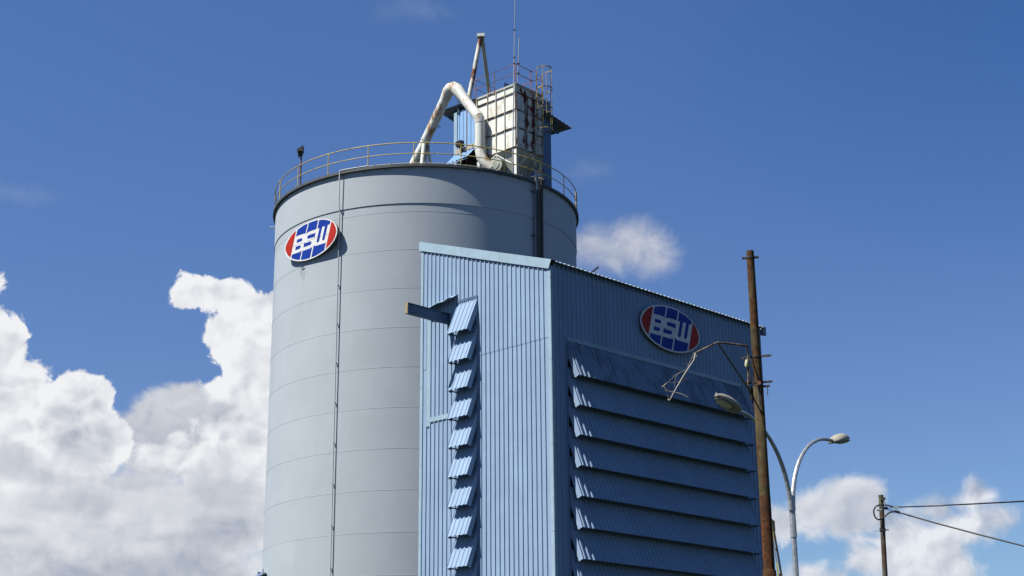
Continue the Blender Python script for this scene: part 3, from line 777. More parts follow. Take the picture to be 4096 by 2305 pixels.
# caged ladder on the right-hand side
u1, u2 = wr*.70, wr*.70+.42
ld = MB()
for u_ in (u1, u2): ld.tube([fb_(-.16, u_, 27.8), fb_(-.16, u_, zr+.05)], .022, 6)
lad = ld.build('ladder', M_YELD, flt)
m = MB(); z = 28.0
while z < zr: m.tube([fb_(-.16, u1, z), fb_(-.16, u2, z)], .012, 6); z += .28
m.each('rung', M_MAROON, lad)
um = (u1+u2)/2; cr = .40; cv = -.52
def hoop(z, r_=cr, mt=M_YELD):
    m = MB(); pts = []
    for i in range(17):
        a = math.radians(-128+i*16); pts.append(fb_(cv+-math.cos(a)*r_, um+math.sin(a)*r_, z))
    vs = []
    for p in pts: vs += [p+Z*.03, p-Z*.03]
    m.add(vs, [(2*i, 2*i+1, 2*i+3, 2*i+2) for i in range(16)]); 
    o = m.build('cage_hoop', mt, lad); sm_ = o.modifiers.new('s', 'SOLIDIFY'); sm_.thickness = .012
    return o
zh = [TZ+1.22, TZ+.10, TZ-1.00, TZ-2.15]
for z in zh: hoop(z)
m = MB()
for a in (-118, -62, 0, 62, 118):
    a = math.radians(a); p = lambda z: fb_(cv-math.cos(a)*cr*.985, um+math.sin(a)*cr*.985, z)
    m.bar(p(zh[0]), p(zh[-1]), .035, .012, up=fb_(cv-math.cos(a), um+math.sin(a), 0)-fb_(cv, um, 0))
m.each('cage_strap', M_YELD, lad)
m = MB()
for z in (zr, zm):
    m.tube([fb_(-.08, wr*.62, z), fb_(-.30, wr*.70-.18, z+.02)], .02, 6)
m.each('gate_rail', M_MAROON, lad)

# lightning rods
rd = thing('lightning_rod', 'tall thin steel mast rising from the silo deck past the filter corner', 'mast', BC-D2*.35+G2*.22+Z*(27.8-LZ), 'thin masts at the filter corner')
b0 = pt(*zz1(1004, 1340), 70.5); b0.z = 27.75; tpz = pt(2061, -90, 70.5).z
m = MB(); t1 = pt(*zz1(1019, 292), 70.5); t2 = pt(*zz1(1022, 45), 70.5); t3 = pt(2062, -110, 70.5)
m.tube([b0, t1], .030, 8); m.tube([t1, t2], .022, 8); m.tube([t2, t3], .016, 8); m.build('rod', M_GALV, rd)
for q in (t1, t2, pt(*zz1(1019, 345), 70.5), pt(*zz1(1010, 1098), 70.5)):
    m = MB(); m.box(q, (.055, 0, 0), (0, .03, 0), (0, 0, .03)); m.build('clamp', M_BLACKM, rd)
rd = thing('lightning_rod', 'shorter thin steel rod clamped to the corner post of the filter railing', 'mast', fb_(-.1, -.12, TZ), 'thin masts at the filter corner')
a_ = pt(*zz1(1048, 520), 70.75); b_ = pt(*zz1(1064, 115), 70.75)
m = MB(); m.tube([a_, b_], .022, 8); m.build('rod', M_GALV, rd)
for yy in (345, 432):
    m = MB(); m.box(pt(*zz1(1057, yy), 70.75), (.06, 0, 0), (0, .04, 0), (0, 0, .03)); m.build('clamp', M_BLACKM, rd)

# ================================================================ ducts on the silo top
du = thing('arched_duct', 'fat white arched dust duct with rust streaks rising from the silo deck', 'duct', pt(*zz1(160, 1240), 74.5))
def dpt(x, y, Y): return pt(*zz1(x, y), Y)
DR = .262
m = MB(); m.tube([dpt(95, 1290, 75.0), dpt(222, 1040, 74.6)], DR*.86, 20); m.build('duct_foot', M_DUCT, du)
m = MB(); m.tube([dpt(222, 1040, 74.6), dpt(325, 830, 74.1)], [DR*.93, DR*.97], 20); m.tube([dpt(320, 840, 74.1), dpt(398, 672, 73.6)], DR, 20); m.build('duct_rise', M_DUCT, du)
m = MB(); m.tube([dpt(398, 672, 73.6), dpt(428, 600, 73.4), dpt(452, 572, 73.3), dpt(480, 562, 73.15), dpt(508, 578, 73.0), dpt(535, 612, 72.9), dpt(572, 660, 72.7)], [DR, DR*1.2, DR*1.28, DR*1.22, DR*1.28, DR*1.15, DR], 20); m.build('duct_elbow', M_DUCT, du)
m = MB(); m.tube([dpt(572, 660, 72.7), dpt(700, 822, 72.0)], DR, 20); m.tube([dpt(695, 815, 72.0), dpt(708, 842, 72.0), dpt(713, 880, 72.0)], [DR*1.03, DR*1.06, DR*1.04], 20); m.build('duct_fall', M_DUCT, du)
m = MB(); m.tube([dpt(713, 875, 72.0), dpt(713, 1110, 72.0)], DR, 20); m.build('duct_drop', M_DUCT, du)
m = MB(); m.tube([dpt(713, 1110, 72.0), dpt(722, 1165, 71.95), dpt(748, 1215, 71.9), dpt(785, 1258, 71.85), dpt(820, 1290, 71.8)], [DR, DR*1.02, DR*1.02, DR*.98, DR*.9], 20); m.build('duct_heel', M_DUCT, du)
m = MB()
for (x, y, Y, dxx, dyy) in ((222, 1040, 74.6, .44, -.9), (325, 830, 74.1, .44, -.9), (572, 660, 72.7, .62, .79), (713, 875, 72, 0, 1), (713, 1110, 72, 0, 1)):
    c_ = dpt(x, y, Y); d_ = (dpt(x+dxx*10, y+dyy*10, Y)-c_).normalized(); m.tube([c_-d_*.012, c_+d_*.012], DR*1.07 if y != 1040 else DR*1.0, 20)
m.each('duct_flange', M_DUCT, du)
m = MB()
m.tube([dpt(215, 1060, 74.4), dpt(192, 1290, 74.0)], .115, 14); m.tube([dpt(232, 1060, 74.9), dpt(222, 1290, 75.6)], .09, 12)
m.tube([dpt(243, 1060, 74.6), dpt(278, 1290, 74.4)], .095, 14); m.each('duct_leg', M_DUCT, du)
m = MB(); q = dpt(350, 908, 74.0); m.tube([q+V3((math.cos(i*math.pi/5)*.055, 0, math.sin(i*math.pi/5)*.055)) for i in range(10)], .016, 6, closed=True)
m.build('lifting_eye', M_BLACKM, du)
# blower housing that the duct feeds
bl = thing('blower', 'dirty white round blower housing under the filter beside the duct', 'blower', dpt(880, 1290, 71.7))
m = MB(); c_ = dpt(870, 1262, 71.75); axn = (D2*-.8+V3((0, -.3, 0))).normalized()
m.tube([c_-axn*.22, c_+axn*.22], .40, 28); hs = m.build('fan_housing', mat('grimy_shaded_housing', (.27, .30, .26), .7, var=.15, vscale=3, streak=.3, dirt=((.09, .09, .06), 3.5, .5, .7)), bl)  # dark tone carries grime and also the shade under the filter
m = MB(); m.tube([c_+axn*.22, c_+axn*.26], [.30, .22], 28); m.build('front_plate', mat('grimy_shaded_plate', (.25, .27, .24), .7, var=.15, vscale=3, dirt=((.09, .09, .06), 4, .5, .7)), bl)  # grime and painted shade together, like the housing
m = MB(); m.box(c_-Z*.55, D2*.3, G2*.3, Z*.22); m.build('base_frame', M_WHITER, bl)

vp = thing('vent_pipe', 'tall narrow inverted V vent pipe, white paint flaking to rust, behind the filter', 'vent pipe', dpt(610, 700, 74.2))
a_, b_, c_ = dpt(612, 665, 74.2), dpt(722, 102, 74.2), dpt(797, 640, 75.2)
m = MB(); m.tube([a_+(a_-b_).normalized()*.45, a_, b_], .122, 14, smooth=True); m.build('rising_leg', M_DUCTR, vp)
m = MB(); m.bar(b_+V3((.06, .12, -.02)), c_+(c_-b_).normalized()*1.6, .2, .2, up=V3((0, 1, 0))); m.build('falling_leg', mat('olive_stained_paint', (.40, .41, .31), .65, var=.1, vscale=2, streak=.3, rust=((.10, .05, .03), (.04, .03, .02)), rscale=1.6, rth=.55, rstretch=3), vp)
m = MB(); m.box(dpt(721, 98, 74.2), (.20, 0, .01), (0, .16, 0), (0, 0, .085)); m.build('mitre_cap', M_WHITE, vp)

# ================================================================ head house behind
hh_ = None
dd1 = lambda x, y: (1740+x*.20696, 380+y*.2069)
cc1 = lambda x, y: (2120+x*.20683, 250+y*.2069)
Wl = pt(*dd1(375, 1165), 78.2); AH = math.radians(44.6); HD = V3((math.sin(AH), math.cos(AH), 0)); HG = V3((-math.cos(AH), math.sin(AH), 0))
hz = 27.9
WLh = 3.9
Wn = V3((Wl.x, Wl.y, 0))-HG*WLh                # near corner, hidden behind the filter
d = ray(*cc1(405, 1400)); nn = V3((-HD.y, HD.x, 0)); Wr = d*(Wn.dot(nn)/d.dot(nn)); WR = (V3((Wr.x, Wr.y, 0))-Wn).dot(HD)
wt = pt(*dd1(375, 365), 78.2).z
hh = thing('head_house', 'blue ribbed metal head house with overhanging roof behind the filter', 'hut', Wn+Z*hz)
m = MB(); corr(m, Wn+Z*(Wl.z+.12), HG, Z, -HD, WLh-.0, wt-Wl.z-.1, pitch=.30, ph=.16)
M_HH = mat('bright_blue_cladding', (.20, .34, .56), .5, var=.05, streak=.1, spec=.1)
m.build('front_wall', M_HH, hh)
m = MB(); corr(m, Wn+Z*(hz-.2), HD, Z, -HG, WR, wt-hz+.8, ph=.1); m.build('side_wall', mat('blue_shaded_wall', (.10, .17, .30), .45, var=.06, streak=.1), hh)  # shade of this side is put into a darker blue
m = MB(); m.add([Wn+HG*WLh+Z*hz, Wn+HG*WLh+HD*WR+Z*hz, Wn+HG*WLh+HD*WR+Z*(wt+.5), Wn+HG*WLh+Z*(wt+.5)], [(0, 1, 2, 3)])
m.add([Wn+HD*WR+Z*hz, Wn+HG*WLh+HD*WR+Z*hz, Wn+HG*WLh+HD*WR+Z*(wt+.5), Wn+HD*WR+Z*(wt+.5)], [(0, 1, 2, 3)]); m.build('rear_wall', M_BLUE, hh)
m = MB(); m.box(Wn+HG*(WLh-.12)-HD*.03+Z*((hz+wt)/2-.0), HG*.125, HD*.012, Z*((wt-hz)/2)); m.build('corner_trim', M_TRIM, hh)
m = MB(); m.box(Wn+HG*(WLh/2-.15)-HD*.08+Z*(Wl.z+.02), HG*(WLh/2-.12), HD*.10, Z*.13); m.build('concrete_band', M_CONC, hh)
m = MB(); m.box(Wn+HG*(WLh/2)+HD*.3+Z*((hz+Wl.z)/2), HG*(WLh/2-.2), HD*.02, Z*((Wl.z-hz)/2)); m.build('dark_doorway', M_DARK, hh)
m = MB(); m.box(Wn+HG*(WLh-.22)-HD*.0+Z*((hz+Wl.z)/2), HG*.2, HD*.03, Z*((Wl.z-hz)/2)); m.build('door_jamb', M_BLUE, hh)
# lean-to roof over the door
P0 = Wl+HG*0; q0 = on_plane(*dd1(215, 1345), Wn-HD*1.05, -HD); q1 = on_plane(*dd1(690, 1265), Wn-HD*1.05, -HD)
r0 = on_plane(*dd1(380, 1178), Wn-HD*.1, -HD); r1 = on_plane(*dd1(775, 1090), Wn-HD*.1, -HD)
m = MB(); Lw = (r1-r0).dot(-HG); dn = (q0-r0); Ls = dn.length; dn.normalize(); nn = dn.cross(-HG)
if nn.z < 0: nn = -nn
corr(m, r0+HG*.05, -HG, dn, nn, Lw+.05, Ls, pitch=.30, h=.045, ph=.2); m.build('lean_to_roof', M_HH, hh)
m = MB(); m.bar(q0-Z*.06+HG*.0, q0-HG*Lw-Z*.06+HD*.08, .05, .05); m.prism([q0-HG*.35-Z*.05, q0-HG*.75+HD*.4-Z*.55, q0-HG*.35+HD*.6-Z*.5], -HG*.02); m.build('lean_to_frame', M_BLUE, hh)
m = MB(); a_ = Wl+V3((0, 0, 0)); lamp0 = on_plane(*dd1(480, 950), Wn-HD*.35, -HD)
m.box(lamp0, HG*.20, HD*.14, Z*.15); m.bar(lamp0-Z*.1, lamp0-Z*.5-HG*.02+HD*.2, .10, .10); m.build('wall_floodlight', M_BLACK, hh)
# roof slab, seen from beneath: rises to the left
NR = pt(2035, 346, 74.9)
FR = on_plane(2287, 513, NR, V3((-HD.y, HD.x, 0))); NL = on_plane(1752, 447, NR, V3((-HG.y, HG.x, 0))); FLc = FR+(NL-NR)
m = MB(); rd_ = (FR-NR); rl_ = rd_.length; ax_ = rd_.normalized(); bx2 = (NL-NR); bl_ = bx2.length; bx2.normalize(); nn = ax_.cross(bx2)
if nn.z < 0: nn = -nn
corr(m, NR, ax_, bx2, nn, rl_, bl_, pitch=.30, h=.05, ph=.1); corr(m, NR-nn*.03, ax_, bx2, nn, rl_, bl_, pitch=.30, h=.05, ph=.1)
m.build('roof', mat('grey_blue_roof', (.13, .16, .19), .6, var=.12, vscale=2, streak=.2), hh)
m = MB()
for t in (.18, .5, .82): m.bar(NR+ax_*rl_*t+bx2*.25-nn*.14, NR+ax_*rl_*t+bx2*(bl_-.25)-nn*.14, .07, .16)
for t in (.12, .9): m.bar(NR+ax_*.3+bx2*bl_*t-nn*.28, FR-ax_*.3+bx2*bl_*t-nn*.28, .08, .16)
m.each('rafter', M_STEELB, hh)
m = MB(); m.bar(V3((Wl.x, Wl.y, wt-.1))-HG*.35-HD*.04, V3((Wl.x, Wl.y, wt+.9))-HG*.35-HD*.04, .2, .1); m.build('roof_post', M_STEELB, hh)
m = MB(); a_ = on_plane(*dd1(612, 330), Wn-HD*.5, -HD); b_ = V3((a_.x, a_.y, 27.8)); m.tube([a_+Z*.3, b_], .022, 6); m.build('standpipe', M_MAROON, hh)
# jumble of pipework at the filter's far top corner
jb = thing('roof_pipework', 'dark tangle of small valves and pipes behind the filter top left corner', 'pipework', fb_(wl+.15, .5, TZ-.6))
m = MB(); random.seed(3)
for i in range(11):
    p = fb_(wl+.05+random.random()*.45, .2+random.random()*.6, TZ-.45+random.random()*.38); q = p+V3((random.uniform(-.25, .3), random.uniform(-.2, .2), random.uniform(-.15, .18)))
    m.tube([p, q], random.choice((.02, .03, .045)), 6)
m.each('pipe', M_BLACKM, jb)
m = MB(); m.tube([fb_(wl+.3, .3, TZ-.2), fb_(wl+.3, .3, TZ-.02)], .06, 10); m.bar(fb_(wl+.25, .2, TZ-.08), fb_(wl-.6, .2, TZ-.02), .03, .03); m.build('valve', M_GALV, jb)

# ================================================================ blue canopy at the silo's left foot
cn_ = thing('side_awning', 'small dark blue awning corner at the left foot of the silo', 'awning', V3((-12.6, 76.5, 11)))
a0 = pt(1003, 2309, 74.5); a1 = pt(1052, 2290, 73.2)
m = MB(); m.prism([a0, a1, a1+V3((.3, 3, .3)), a0+V3((0, 3, .3))], Z*.08); m.build('awning_sheet', M_BLUE, cn_)
m = MB(); m.prism([a0-Z*.09, a1-Z*.09, a1-Z*.55, a0-Z*.5], V3((0, -.04, 0))); m.build('fascia', M_DARK, cn_)
m = MB(); m.prism([pt(1029, 2299, 74), pt(1031, 2288, 74), pt(1035, 2287.5, 74), pt(1047, 2291, 74), pt(1050, 2297, 74)], V3((0, -.5, 0))); m.build('ridge_box', M_STEELB, cn_)
m = MB(); m.prism([pt(1051.5, 2305, 73.5), pt(1049, 2294, 73.5), pt(1050.5, 2280, 73.5), pt(1052.5, 2274, 73.5), pt(1052, 2305, 73.5)], V3((0, -.1, 0))); m.build('flashing_fin', M_BLACKM, cn_)

# ================================================================ rusty pole in the foreground
zz8 = lambda x, y: (2600+x*.5516, 950+y*.5517)
bb1 = lambda x, y: (2850+x*.5208, 1550+y*.5207)
PT = pt(*zz8(725, 100), 33.0); PB = pt(*bb1(437, 1420), 33.0)
dirp = (PB-PT).normalized(); PG = PT+dirp*((GZ-PT.z)/dirp.z)
pl = thing('rusty_pole', 'leaning brown rusted steel pole with broken lamp arm in front of the louvres', 'pole', PG)
def on_pole(z): return PT+dirp*((z-PT.z)/dirp.z)
zA = pt(*zz8(795, 1085), 33).z; zB = pt(*bb1(400, 838), 33).z; zC = pt(*bb1(437, 1400), 33).z; zT = PT.z
zR = pt(*zz8(725, 148), 33).z
m = MB(); m.tube([on_pole(zA-.3), on_pole(zT)], [.100, .086], 24); m.build('upper_section', M_POLE, pl)
m = MB(); m.tube([on_pole(zB), on_pole(zA), on_pole(zA+.02)], [.118, .112, .098], 24); m.build('middle_section', M_POLE, pl)
m = MB(); m.tube([on_pole(zC-.1), on_pole(zB-.01), on_pole(zB+.012)], [.124, .121, .119], 24); m.build('lower_section', M_POLE2, pl)
m = MB(); m.tube([PG, on_pole(zC-.03), on_pole(zC)], [.15, .145, .126], 24); m.build('base_section', M_POLE2, pl)
def clamp(z, r, ang, n_=2, ext=.20):
    c_ = on_pole(z); m = MB(); m.tube([c_-Z*.022, c_+Z*.022], r+.012, 20)
    a_ = V3((math.cos(ang), math.sin(ang), 0)); b_ = V3((-a_.y, a_.x, 0))
    for s_ in (-1, 1):
        for s2 in (-1, 1): m.box(c_+a_*s_*(r+ext/2)+b_*s2*.016, a_*ext/2, b_*.005, Z*.022)
        m.tube([c_+a_*s_*(r+ext*.7)-b_*.05, c_+a_*s_*(r+ext*.7)+b_*.05], .012, 6)
    return m.build('clamp', M_BLACKM, pl)
clamp(zR, .088, math.radians(-12), ext=.10)
zc1 = pt(*zz8(770, 866), 33).z; zc2 = pt(*zz8(780, 1052), 33).z
clamp(zc1, .096, math.radians(-22), ext=.24); clamp(zc2, .1, math.radians(-15), ext=.22); clamp(zc2-.10, .1, math.radians(-20), ext=.16)
AY = lambda x: 33-(712-x)*.0042
ap = lambda x, y: pt(*zz8(x, y), AY(x))
m = MB(); m.tube([ap(712, 1070), ap(712, 900), ap(708, 790), ap(702, 786), ap(600, 773), ap(492, 762), ap(470, 770), ap(326, 840)], .021, 8); arm = m.build('lamp_arm', mat('arm_paint', (.19, .16, .11), .7, var=.2, vscale=6, rust=(.10, .06, .03), rscale=5, rth=.5), pl)
m = MB(); m.tube([ap(492, 766), ap(742, 1140)], .020, 8); m.build('arm_strut', mat('strut_paint', (.10, .09, .05), .75, var=.2), pl)
m = MB(); m.bar(ap(742, 1100), ap(748, 1160), .13, .10); m.build('arm_bracket', M_BLACKM, pl)
m = MB(); m.tube([ap(703, 890), ap(700, 925), ap(702, 940)], [.035, .045, .03], 10); m.tube([ap(722, 912), ap(726, 938)], [.04, .05], 10); m.build('insulator', M_CREAM, pl)
m = MB(); m.tube([ap(712, 897), ap(738, 884)], .016, 6); m.build('bolt', M_GALV, pl)
m = MB()
for x, y0, y1 in ((740, 1150, 1180),):
    for j in range(5): m.tube([ap(738, 1146+j*8), ap(738, 1149+j*8)], .045, 10)
m.tube([ap(745, 1180), ap(745, 1222)], .014, 6); m.build('ribbed_insulator', M_BLACKM, pl)
FY2 = 32.8
fp = lambda x, y: pt(*zz8(x, y), FY2)
m = MB(); m.tube([fp(752, 1065), fp(772, 1080), fp(785, 1105), fp(790, 1130)], .010, 6); m.tube([fp(785, 1100), fp(795, 1215)], .022, 6); m.tube([fp(797, 1105), fp(801, 1210)], .020, 6)
m.tube([fp(797, 1215), fp(799, 1250), fp(795, 1275)], .010, 5); m.build('turnbuckle', M_UPOLE, pl)
m = MB(); m.tube([fp(850, 1085), fp(854, 1110), fp(852, 1145)], .010, 5); m.tube([fp(756, 950), fp(775, 1000), fp(800, 1035)], .006, 4); m.tube([fp(735, 880), fp(748, 960), fp(752, 1060)], .012, 5)
m.tube([fp(722, 940), fp(728, 990), fp(735, 1040)], .012, 5)
for i in range(9): m.tube([fp(722+random.uniform(-8, 14), 1022+random.uniform(-12, 18)), fp(735+random.uniform(-10, 14), 1035+random.uniform(-14, 16))], .008, 4)
m.each('loose_wire', M_BLACKM, pl)
m = MB(); m.tube([fp(790, 1054), pt(*zz8(790, 1054), FY2-.06)], .045, 12); m.build('cover_cap', mat('faded_orange', (.36, .17, .09), .7), pl)
# broken stick and tangled line hanging from the arm's tip
sk = thing('tangled_stick', 'thin pale broken stick with tangled string hanging from the lamp arm tip', 'stick', ap(326, 845))
ty = AY(326)
kp = lambda x, y: pt(2640+x*.16554, 1380+y*.16552, ty)
m = MB(); m.tube([kp(860, 200), kp(845, 290), kp(825, 360), kp(650, 620), kp(545, 790), kp(470, 920), kp(345, 1130), kp(220, 1362)], [.016, .018, .014, .013, .013, .013, .011, .008], 6); m.build('stick', M_WIRE, sk)
m = MB(); m.tube([kp(48, 1018), kp(100, 980), kp(158, 932)], [.006, .012, .009], 5); m.tube([kp(90, 990), kp(118, 1050), kp(165, 1095), kp(235, 1128), kp(345, 1143), kp(440, 1165), kp(550, 1200), kp(675, 1263)], .008, 5); m.build('bent_twig', M_WIRE, sk)
m = MB()
for i in range(6):
    a_ = i*1.1; m.tube([kp(845+math.cos(a_+j*.9)*32, 205+i*9+math.sin(a_+j*.9)*20) for j in range(5)], .006, 4)
m.tube([kp(895, 255), kp(870, 300)], .012, 5); m.tube([kp(785, 172), kp(812, 198), kp(850, 190)], .007, 4)
st = m.build('knot', M_WIRE, sk)
m = MB()
for L_ in (((800, 240), (740, 370), (700, 470), (640, 580)), ((820, 250), (770, 330), (720, 400), (700, 520), (650, 600)), ((645, 600), (500, 650), (380, 715), (310, 755)), ((645, 600), (540, 650), (350, 760), (160, 930)),
           ((440, 690), (390, 770), (355, 880), (352, 1020)), ((130, 1070), (140, 1120), (180, 1220), (212, 1320)), ((600, 440), (630, 462), (700, 455)), ((700, 800), (480, 880), (300, 915), (190, 900))):
    m.tube([kp(*q) for q in L_], .0028, 3)
m.tube([kp(192, 1336), kp(214, 1328)], .02, 8); m.tube([kp(136, 1122), kp(144, 1126)], .014, 6); m.each('string', M_WIRE, sk)

# ================================================================ twin-arm street lamp
LX = ray(*bb1(612, 1150)); LB = V3((LX.x/LX.y*36, 36, 0))
HL = V3((4.915, 34.0, 7.72)); HR = V3((8.164, 38.01, 7.72)); LB = (HL+HR)/2; LB.z = 0
sl_ = thing('street_lamp', 'galvanised twin-arm street lamp curving out from behind the rusty pole', 'street lamp', V3((LB.x, LB.y, GZ)))
ad = (HR-HL); ad.z = 0; ad.normalize()
zf = pt(*bb1(605, 1110), 36).z; zj = pt(*bb1(605, 1142), 36).z
LBt = V3((LB.x, LB.y, 0))
m = MB(); m.tube([LBt+Z*GZ, LBt+Z*zj], [.085, .062], 8, smooth=False); m.build('pole', M_GALV, sl_)
m = MB(); m.tube([LBt+Z*(zj-.03), LBt+Z*(zj+.95)], [.078, .070], 8, smooth=False); m.build('sleeve', M_GALV, sl_)


def lamp_arm(s_):
    pts = []; L0 = (HR-LB).to_2d().length
    z0 = zj+.6
    for i in range(15):
        t = i/14*math.pi/2
        pts.append(LBt+ad*s_*(.05+(L0-.46)*(1-math.cos(t))*1.0)+Z*(z0+(7.70-z0)*math.sin(t)))
    pts.append(LBt+ad*s_*(L0+.0)+Z*7.72)
    m = MB(); m.tube(pts, [.060-.018*min(1, i/10) for i in range(len(pts))], 8, smooth=False)
    a_ = m.build('arm', M_GALV, sl_)
    return a_


def lamp_head(c, d, tilt=.24):                    # c = where the arm enters, d = outward
    x = d.normalized(); y = Z.cross(x)
    hd = MB(); n = 20; K = 14; L = .90
    top = []
    for i in range(K+1):
        t = i/K; w = .19*math.sin(math.pi*min(1, t**.62*.93+.05))**.62*(1.08); h = .17*math.sin(math.pi*min(1, .10+t*.86))**.8
        top.append((t*L-.12, max(.03, w), max(.025, h)))
    vs = []
    for xx, w, h in top:
        for j in range(n):
            a = 2*math.pi*j/n; ca, sa = math.cos(a), math.sin(a)
            vs.append(c+x*xx+y*ca*w+Z*((h*sa) if sa > 0 else .058*max(sa, -.75)/.75*min(1, w/.10))+Z*xx*tilt)
    hd.add(vs, [(i*n+j, i*n+(j+1) % n, (i+1)*n+(j+1) % n, (i+1)*n+j) for i in range(K) for j in range(n)], True)
    hd.add(vs[:n], [tuple(range(n))]); hd.add(vs[-n:], [tuple(range(n))])
    h_ = hd.build('lamp_head', M_LAMP, sl_)
    r_ = MB(); ell = [(c+x*(.45+.31*math.cos(i*math.pi/12))+y*.150*math.sin(i*math.pi/12)-Z*.052+Z*(.45+.31*math.cos(i*math.pi/12))*tilt) for i in range(24)]
    r_.prism(ell, Z*.018); r_.build('bezel', M_LAMPD, h_)
    l_ = MB(); vs = []
    for kk, (s2, dz) in enumerate(((.95, 0), (.8, -.018), (.5, -.032), (.15, -.038))):
        vs += [c+x*(.46+.28*s2*math.cos(i*math.pi/12))+y*.138*s2*math.sin(i*math.pi/12)+Z*(dz-.071+(.46+.28*s2*math.cos(i*math.pi/12))*tilt) for i in range(24)]
    l_.add(vs, [(kk*24+j, kk*24+(j+1) % 24, (kk+1)*24+(j+1) % 24, (kk+1)*24+j) for kk in range(3) for j in range(24)]+[tuple(range(72, 96))], True)
    l_.build('lens', M_LENS, h_)
    f_ = MB()
    for s2 in (-1, 1):
        for i in range(6): f_.box(c+x*(.05+i*.045)+y*s2*(.125+i*.008)+Z*(.045+(.05+i*.045)*tilt), x*.008, y*.012, Z*.035)
    f_.each('cooling_rib', M_LAMP, h_)
    q = MB(); q.box(c+x*(L-.14)+Z*(.045+(L-.14)*tilt), x*.012, y*.02, Z*.02); q.build('latch', M_GALV, h_)


for s_ in (-1, 1):
    lamp_arm(s_)
    L0 = (HR-LB).to_2d().length
    lamp_head(LBt+ad*s_*(L0-.20)+Z*7.71, ad*s_)

# ================================================================ narrow ladder frame behind the rusty pole
ee = lambda x, y: pt(3060+x*.17588, 2050+y*.17586, 35.0)
lf = thing('ladder_frame', 'narrow yellow and grey ladder frame with hanging chain behind the rusty pole', 'ladder', V3((ee(300, 1440).x+.6, 35.0, GZ)))
def ext(a_, b_): d_ = (b_-a_); return b_+d_*((GZ-b_.z)/d_.z)
m = MB(); a_, b_ = ee(205, 430), ee(375, 1440); m.bar(a_, ext(a_, b_), .05, .04); m.bar(ee(190, 190), a_, .04, .06)
r1_ = m.build('rail', M_BLACKM, lf)
m = MB(); a_, b_ = ee(190, 640), ee(300, 1450); m.bar(ee(165, 300), a_, .035, .03); m.build('rail_top', M_YEL, lf)
m = MB(); m.bar(a_, ee(262, 1130), .035, .03); m.build('rail', M_GALV, lf)
m = MB(); m.bar(ee(262, 1130), ext(a_, b_), .035, .03); m.build('rail_foot', M_YEL, lf)
m = MB(); m.bar(ee(230, 830), ee(268, 870), .02, .035); m.bar(ee(285, 1400), ee(378, 1440), .03, .05)
z0 = ee(378, 1440).z
m.each('rung', M_BLACKM, lf)
m = MB(); m.prism([ee(120, 110), ee(205, 185), ee(200, 210), ee(165, 220), ee(130, 200)], V3((0, -.04, 0))); m.build('head_bracket', mat('olive_paint', (.12, .11, .05), .7), lf)
m = MB()
for i in range(5):
    c_ = ee(196+i*2, 218+i*27); w = .018
    m.tube([c_+V3((math.cos(a*math.pi/4)*w*(1 if i % 2 else .5), math.cos(a*math.pi/4)*w*(0 if i % 2 else .8), math.sin(a*math.pi/4)*.03)) for a in range(8)], .006, 5, closed=True)
m.tube([ee(205, 345), ee(218, 360), ee(236, 362)], .01, 5); m.build('chain', M_BLACKM, lf)

# ================================================================ utility pole and cables
ff = lambda x, y, Y=50.: pt(3470+x*.13799, 1950+y*.13793, Y)
UT = ff(388, 225); UB = pt(3400+404*.3483, 1800+1450*.3483, 50); ud = (UB-UT).normalized(); UG = UT+ud*((GZ-UT.z)/ud.z)
up_ = thing('utility_pole', 'dark mossy utility pole with looped black cable at the far right', 'utility pole', UG)
zk = ff(390, 660).z; onu = lambda z: UT+ud*((z-UT.z)/ud.z)
m = MB(); m.tube([onu(zk), UT], .079, 20); m.build('pole_top', M_UPOLEG, up_)
m = MB(); m.tube([UG, onu(zk+.01)], [.095, .078], 20); m.build('pole', M_UPOLE, up_)
m = MB()
for y_, r_ in ((375, .086), (545, .088), (655, .086)): c_ = onu(ff(390, y_).z); m.tube([c_-Z*.012, c_+Z*.012], r_, 20)
m.each('steel_band', M_GALV, up_)
m = MB(); c_ = onu(ff(390, 1235).z); m.tube([c_-Z*.05, c_+Z*.05], .10, 12); m.box(c_+V3((.13, 0, 0)), (.06, 0, 0), (0, .02, 0), (0, 0, .015)); m.box(c_+V3((-.02, -.11, 0)), (.07, 0, 0), (0, .03, 0), (0, 0, .045))
m.tube([ff(150, 1262), ff(330, 1270), ff(350, 1240)], .006, 5); m.tube([c_+V3((.0, -.1, 0)), ff(430, 1330, 49.85), ff(455, 1440, 49.85)], .014, 5); m.build('clamp', M_BLACKM, up_)
m = MB(); m.box(ff(440, 330, 49.9), (.07, 0, 0), (0, .03, 0), (0, 0, .045)); m.bar(ff(470, 312), ff(532, 316), .02, .03); m.bar(ff(470, 340), ff(515, 344), .015, .02); m.bar(ff(335, 678), ff(270, 655), .03, .035); m.build('clamp', M_UPOLE, up_)
m = MB(); m.bar(ff(415, 570, 49.88), ff(560, 578, 49.9), .04, .045); m.build('bracket', M_GALV, up_)
m = MB(); m.bar(ff(480, 620), ff(590, 622), .03, .05); m.tube([ff(500, 605), ff(545, 590), ff(590, 610)], .012, 6)
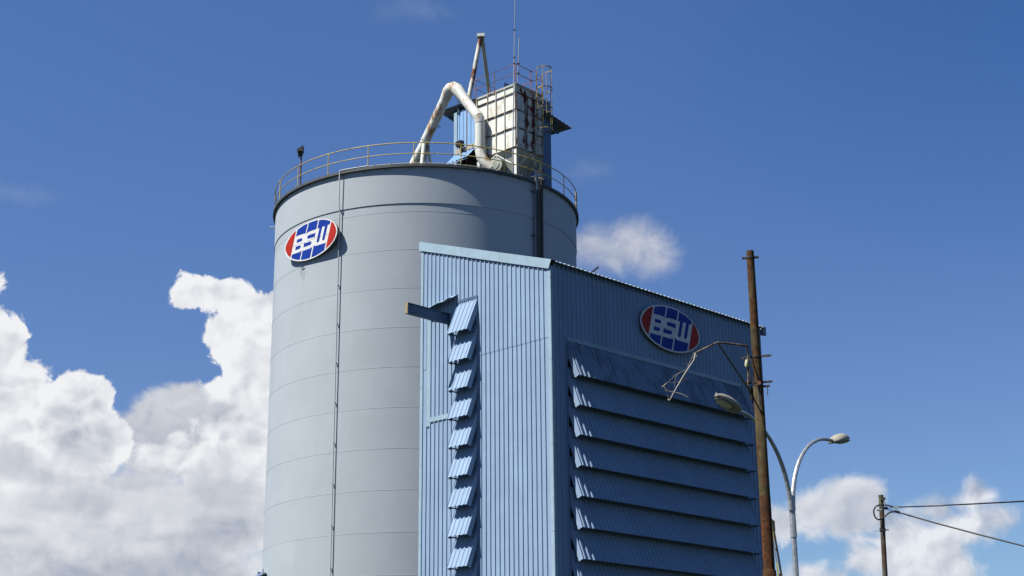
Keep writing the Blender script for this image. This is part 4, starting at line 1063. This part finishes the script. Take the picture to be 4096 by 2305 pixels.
m.tube([ff(475, 370), ff(515, 460), ff(560, 560), ff(605, 610)], .008, 5); m.tube([ff(480, 380), ff(500, 450), ff(545, 530)], .007, 5)
m.tube([ff(570, 640), ff(640, 670), ff(715, 700)], .009, 5); m.tube([ff(610, 622), ff(700, 655), ff(775, 690)], .009, 5); m.tube([ff(560, 565), ff(650, 570), ff(720, 575)], .007, 5); m.tube([ff(600, 598), ff(660, 600), ff(720, 572)], .006, 5)
m.each('tie_wire', M_BLACKM, up_)
kk2 = lambda x, y, Y=50.: pt(3400+x*.3483, 1800+y*.3483, Y)
c1_ = thing('overhead_cable', 'upper black overhead cable running almost level to the right from the utility pole', 'cable', ff(700, 545), 'overhead cables at the utility pole')
m = MB(); m.tube([ff(350, 520, 49.85), ff(480, 510, 49.85), ff(600, 520, 49.9), ff(700, 548), ff(790, 572), kk2(560, 657), kk2(800, 649, 48), kk2(1060, 641, 46), kk2(1090, 636, 46), kk2(1400, 622, 43.5), kk2(2010, 589, 40), kk2(4500, 470, 30), kk2(9000, 250, 22)], .021, 6)
m.build('cable', M_BLACK, c1_)
m = MB(); m.tube([ff(730, 580), ff(880, 590)], .026, 8); m.build('dead_end_sleeve', M_CREAM, c1_)
c2_ = thing('overhead_cable', 'lower black overhead cable looping round the utility pole and falling to the right', 'cable', ff(700, 715), 'overhead cables at the utility pole')
lp = [(350, 515), (310, 520), (260, 545), (215, 590), (190, 640), (180, 700), (190, 780), (220, 860), (265, 910), (320, 938), (370, 932), (430, 900), (500, 845), (580, 770), (650, 725), (720, 708), (800, 710), (870, 725), (950, 748)]
m = MB(); m.tube([ff(x, y, 49.8) for x, y in lp]+[kk2(600, 730, 49.7), kk2(1000, 845, 49), kk2(1500, 978, 48), kk2(2010, 1108, 47), kk2(4000, 1560, 43)], .025, 6)
m.build('cable', M_BLACK, c2_)
m = MB()
for i in range(4): c_ = ff(800+i*40, 690+i*9, 49.8); m.tube([c_-Z*.0+V3((-.012, 0, 0)), c_+V3((.012, 0, -.0))], .042, 10)
m.build('preformed_grip', M_BLACKM, c2_)
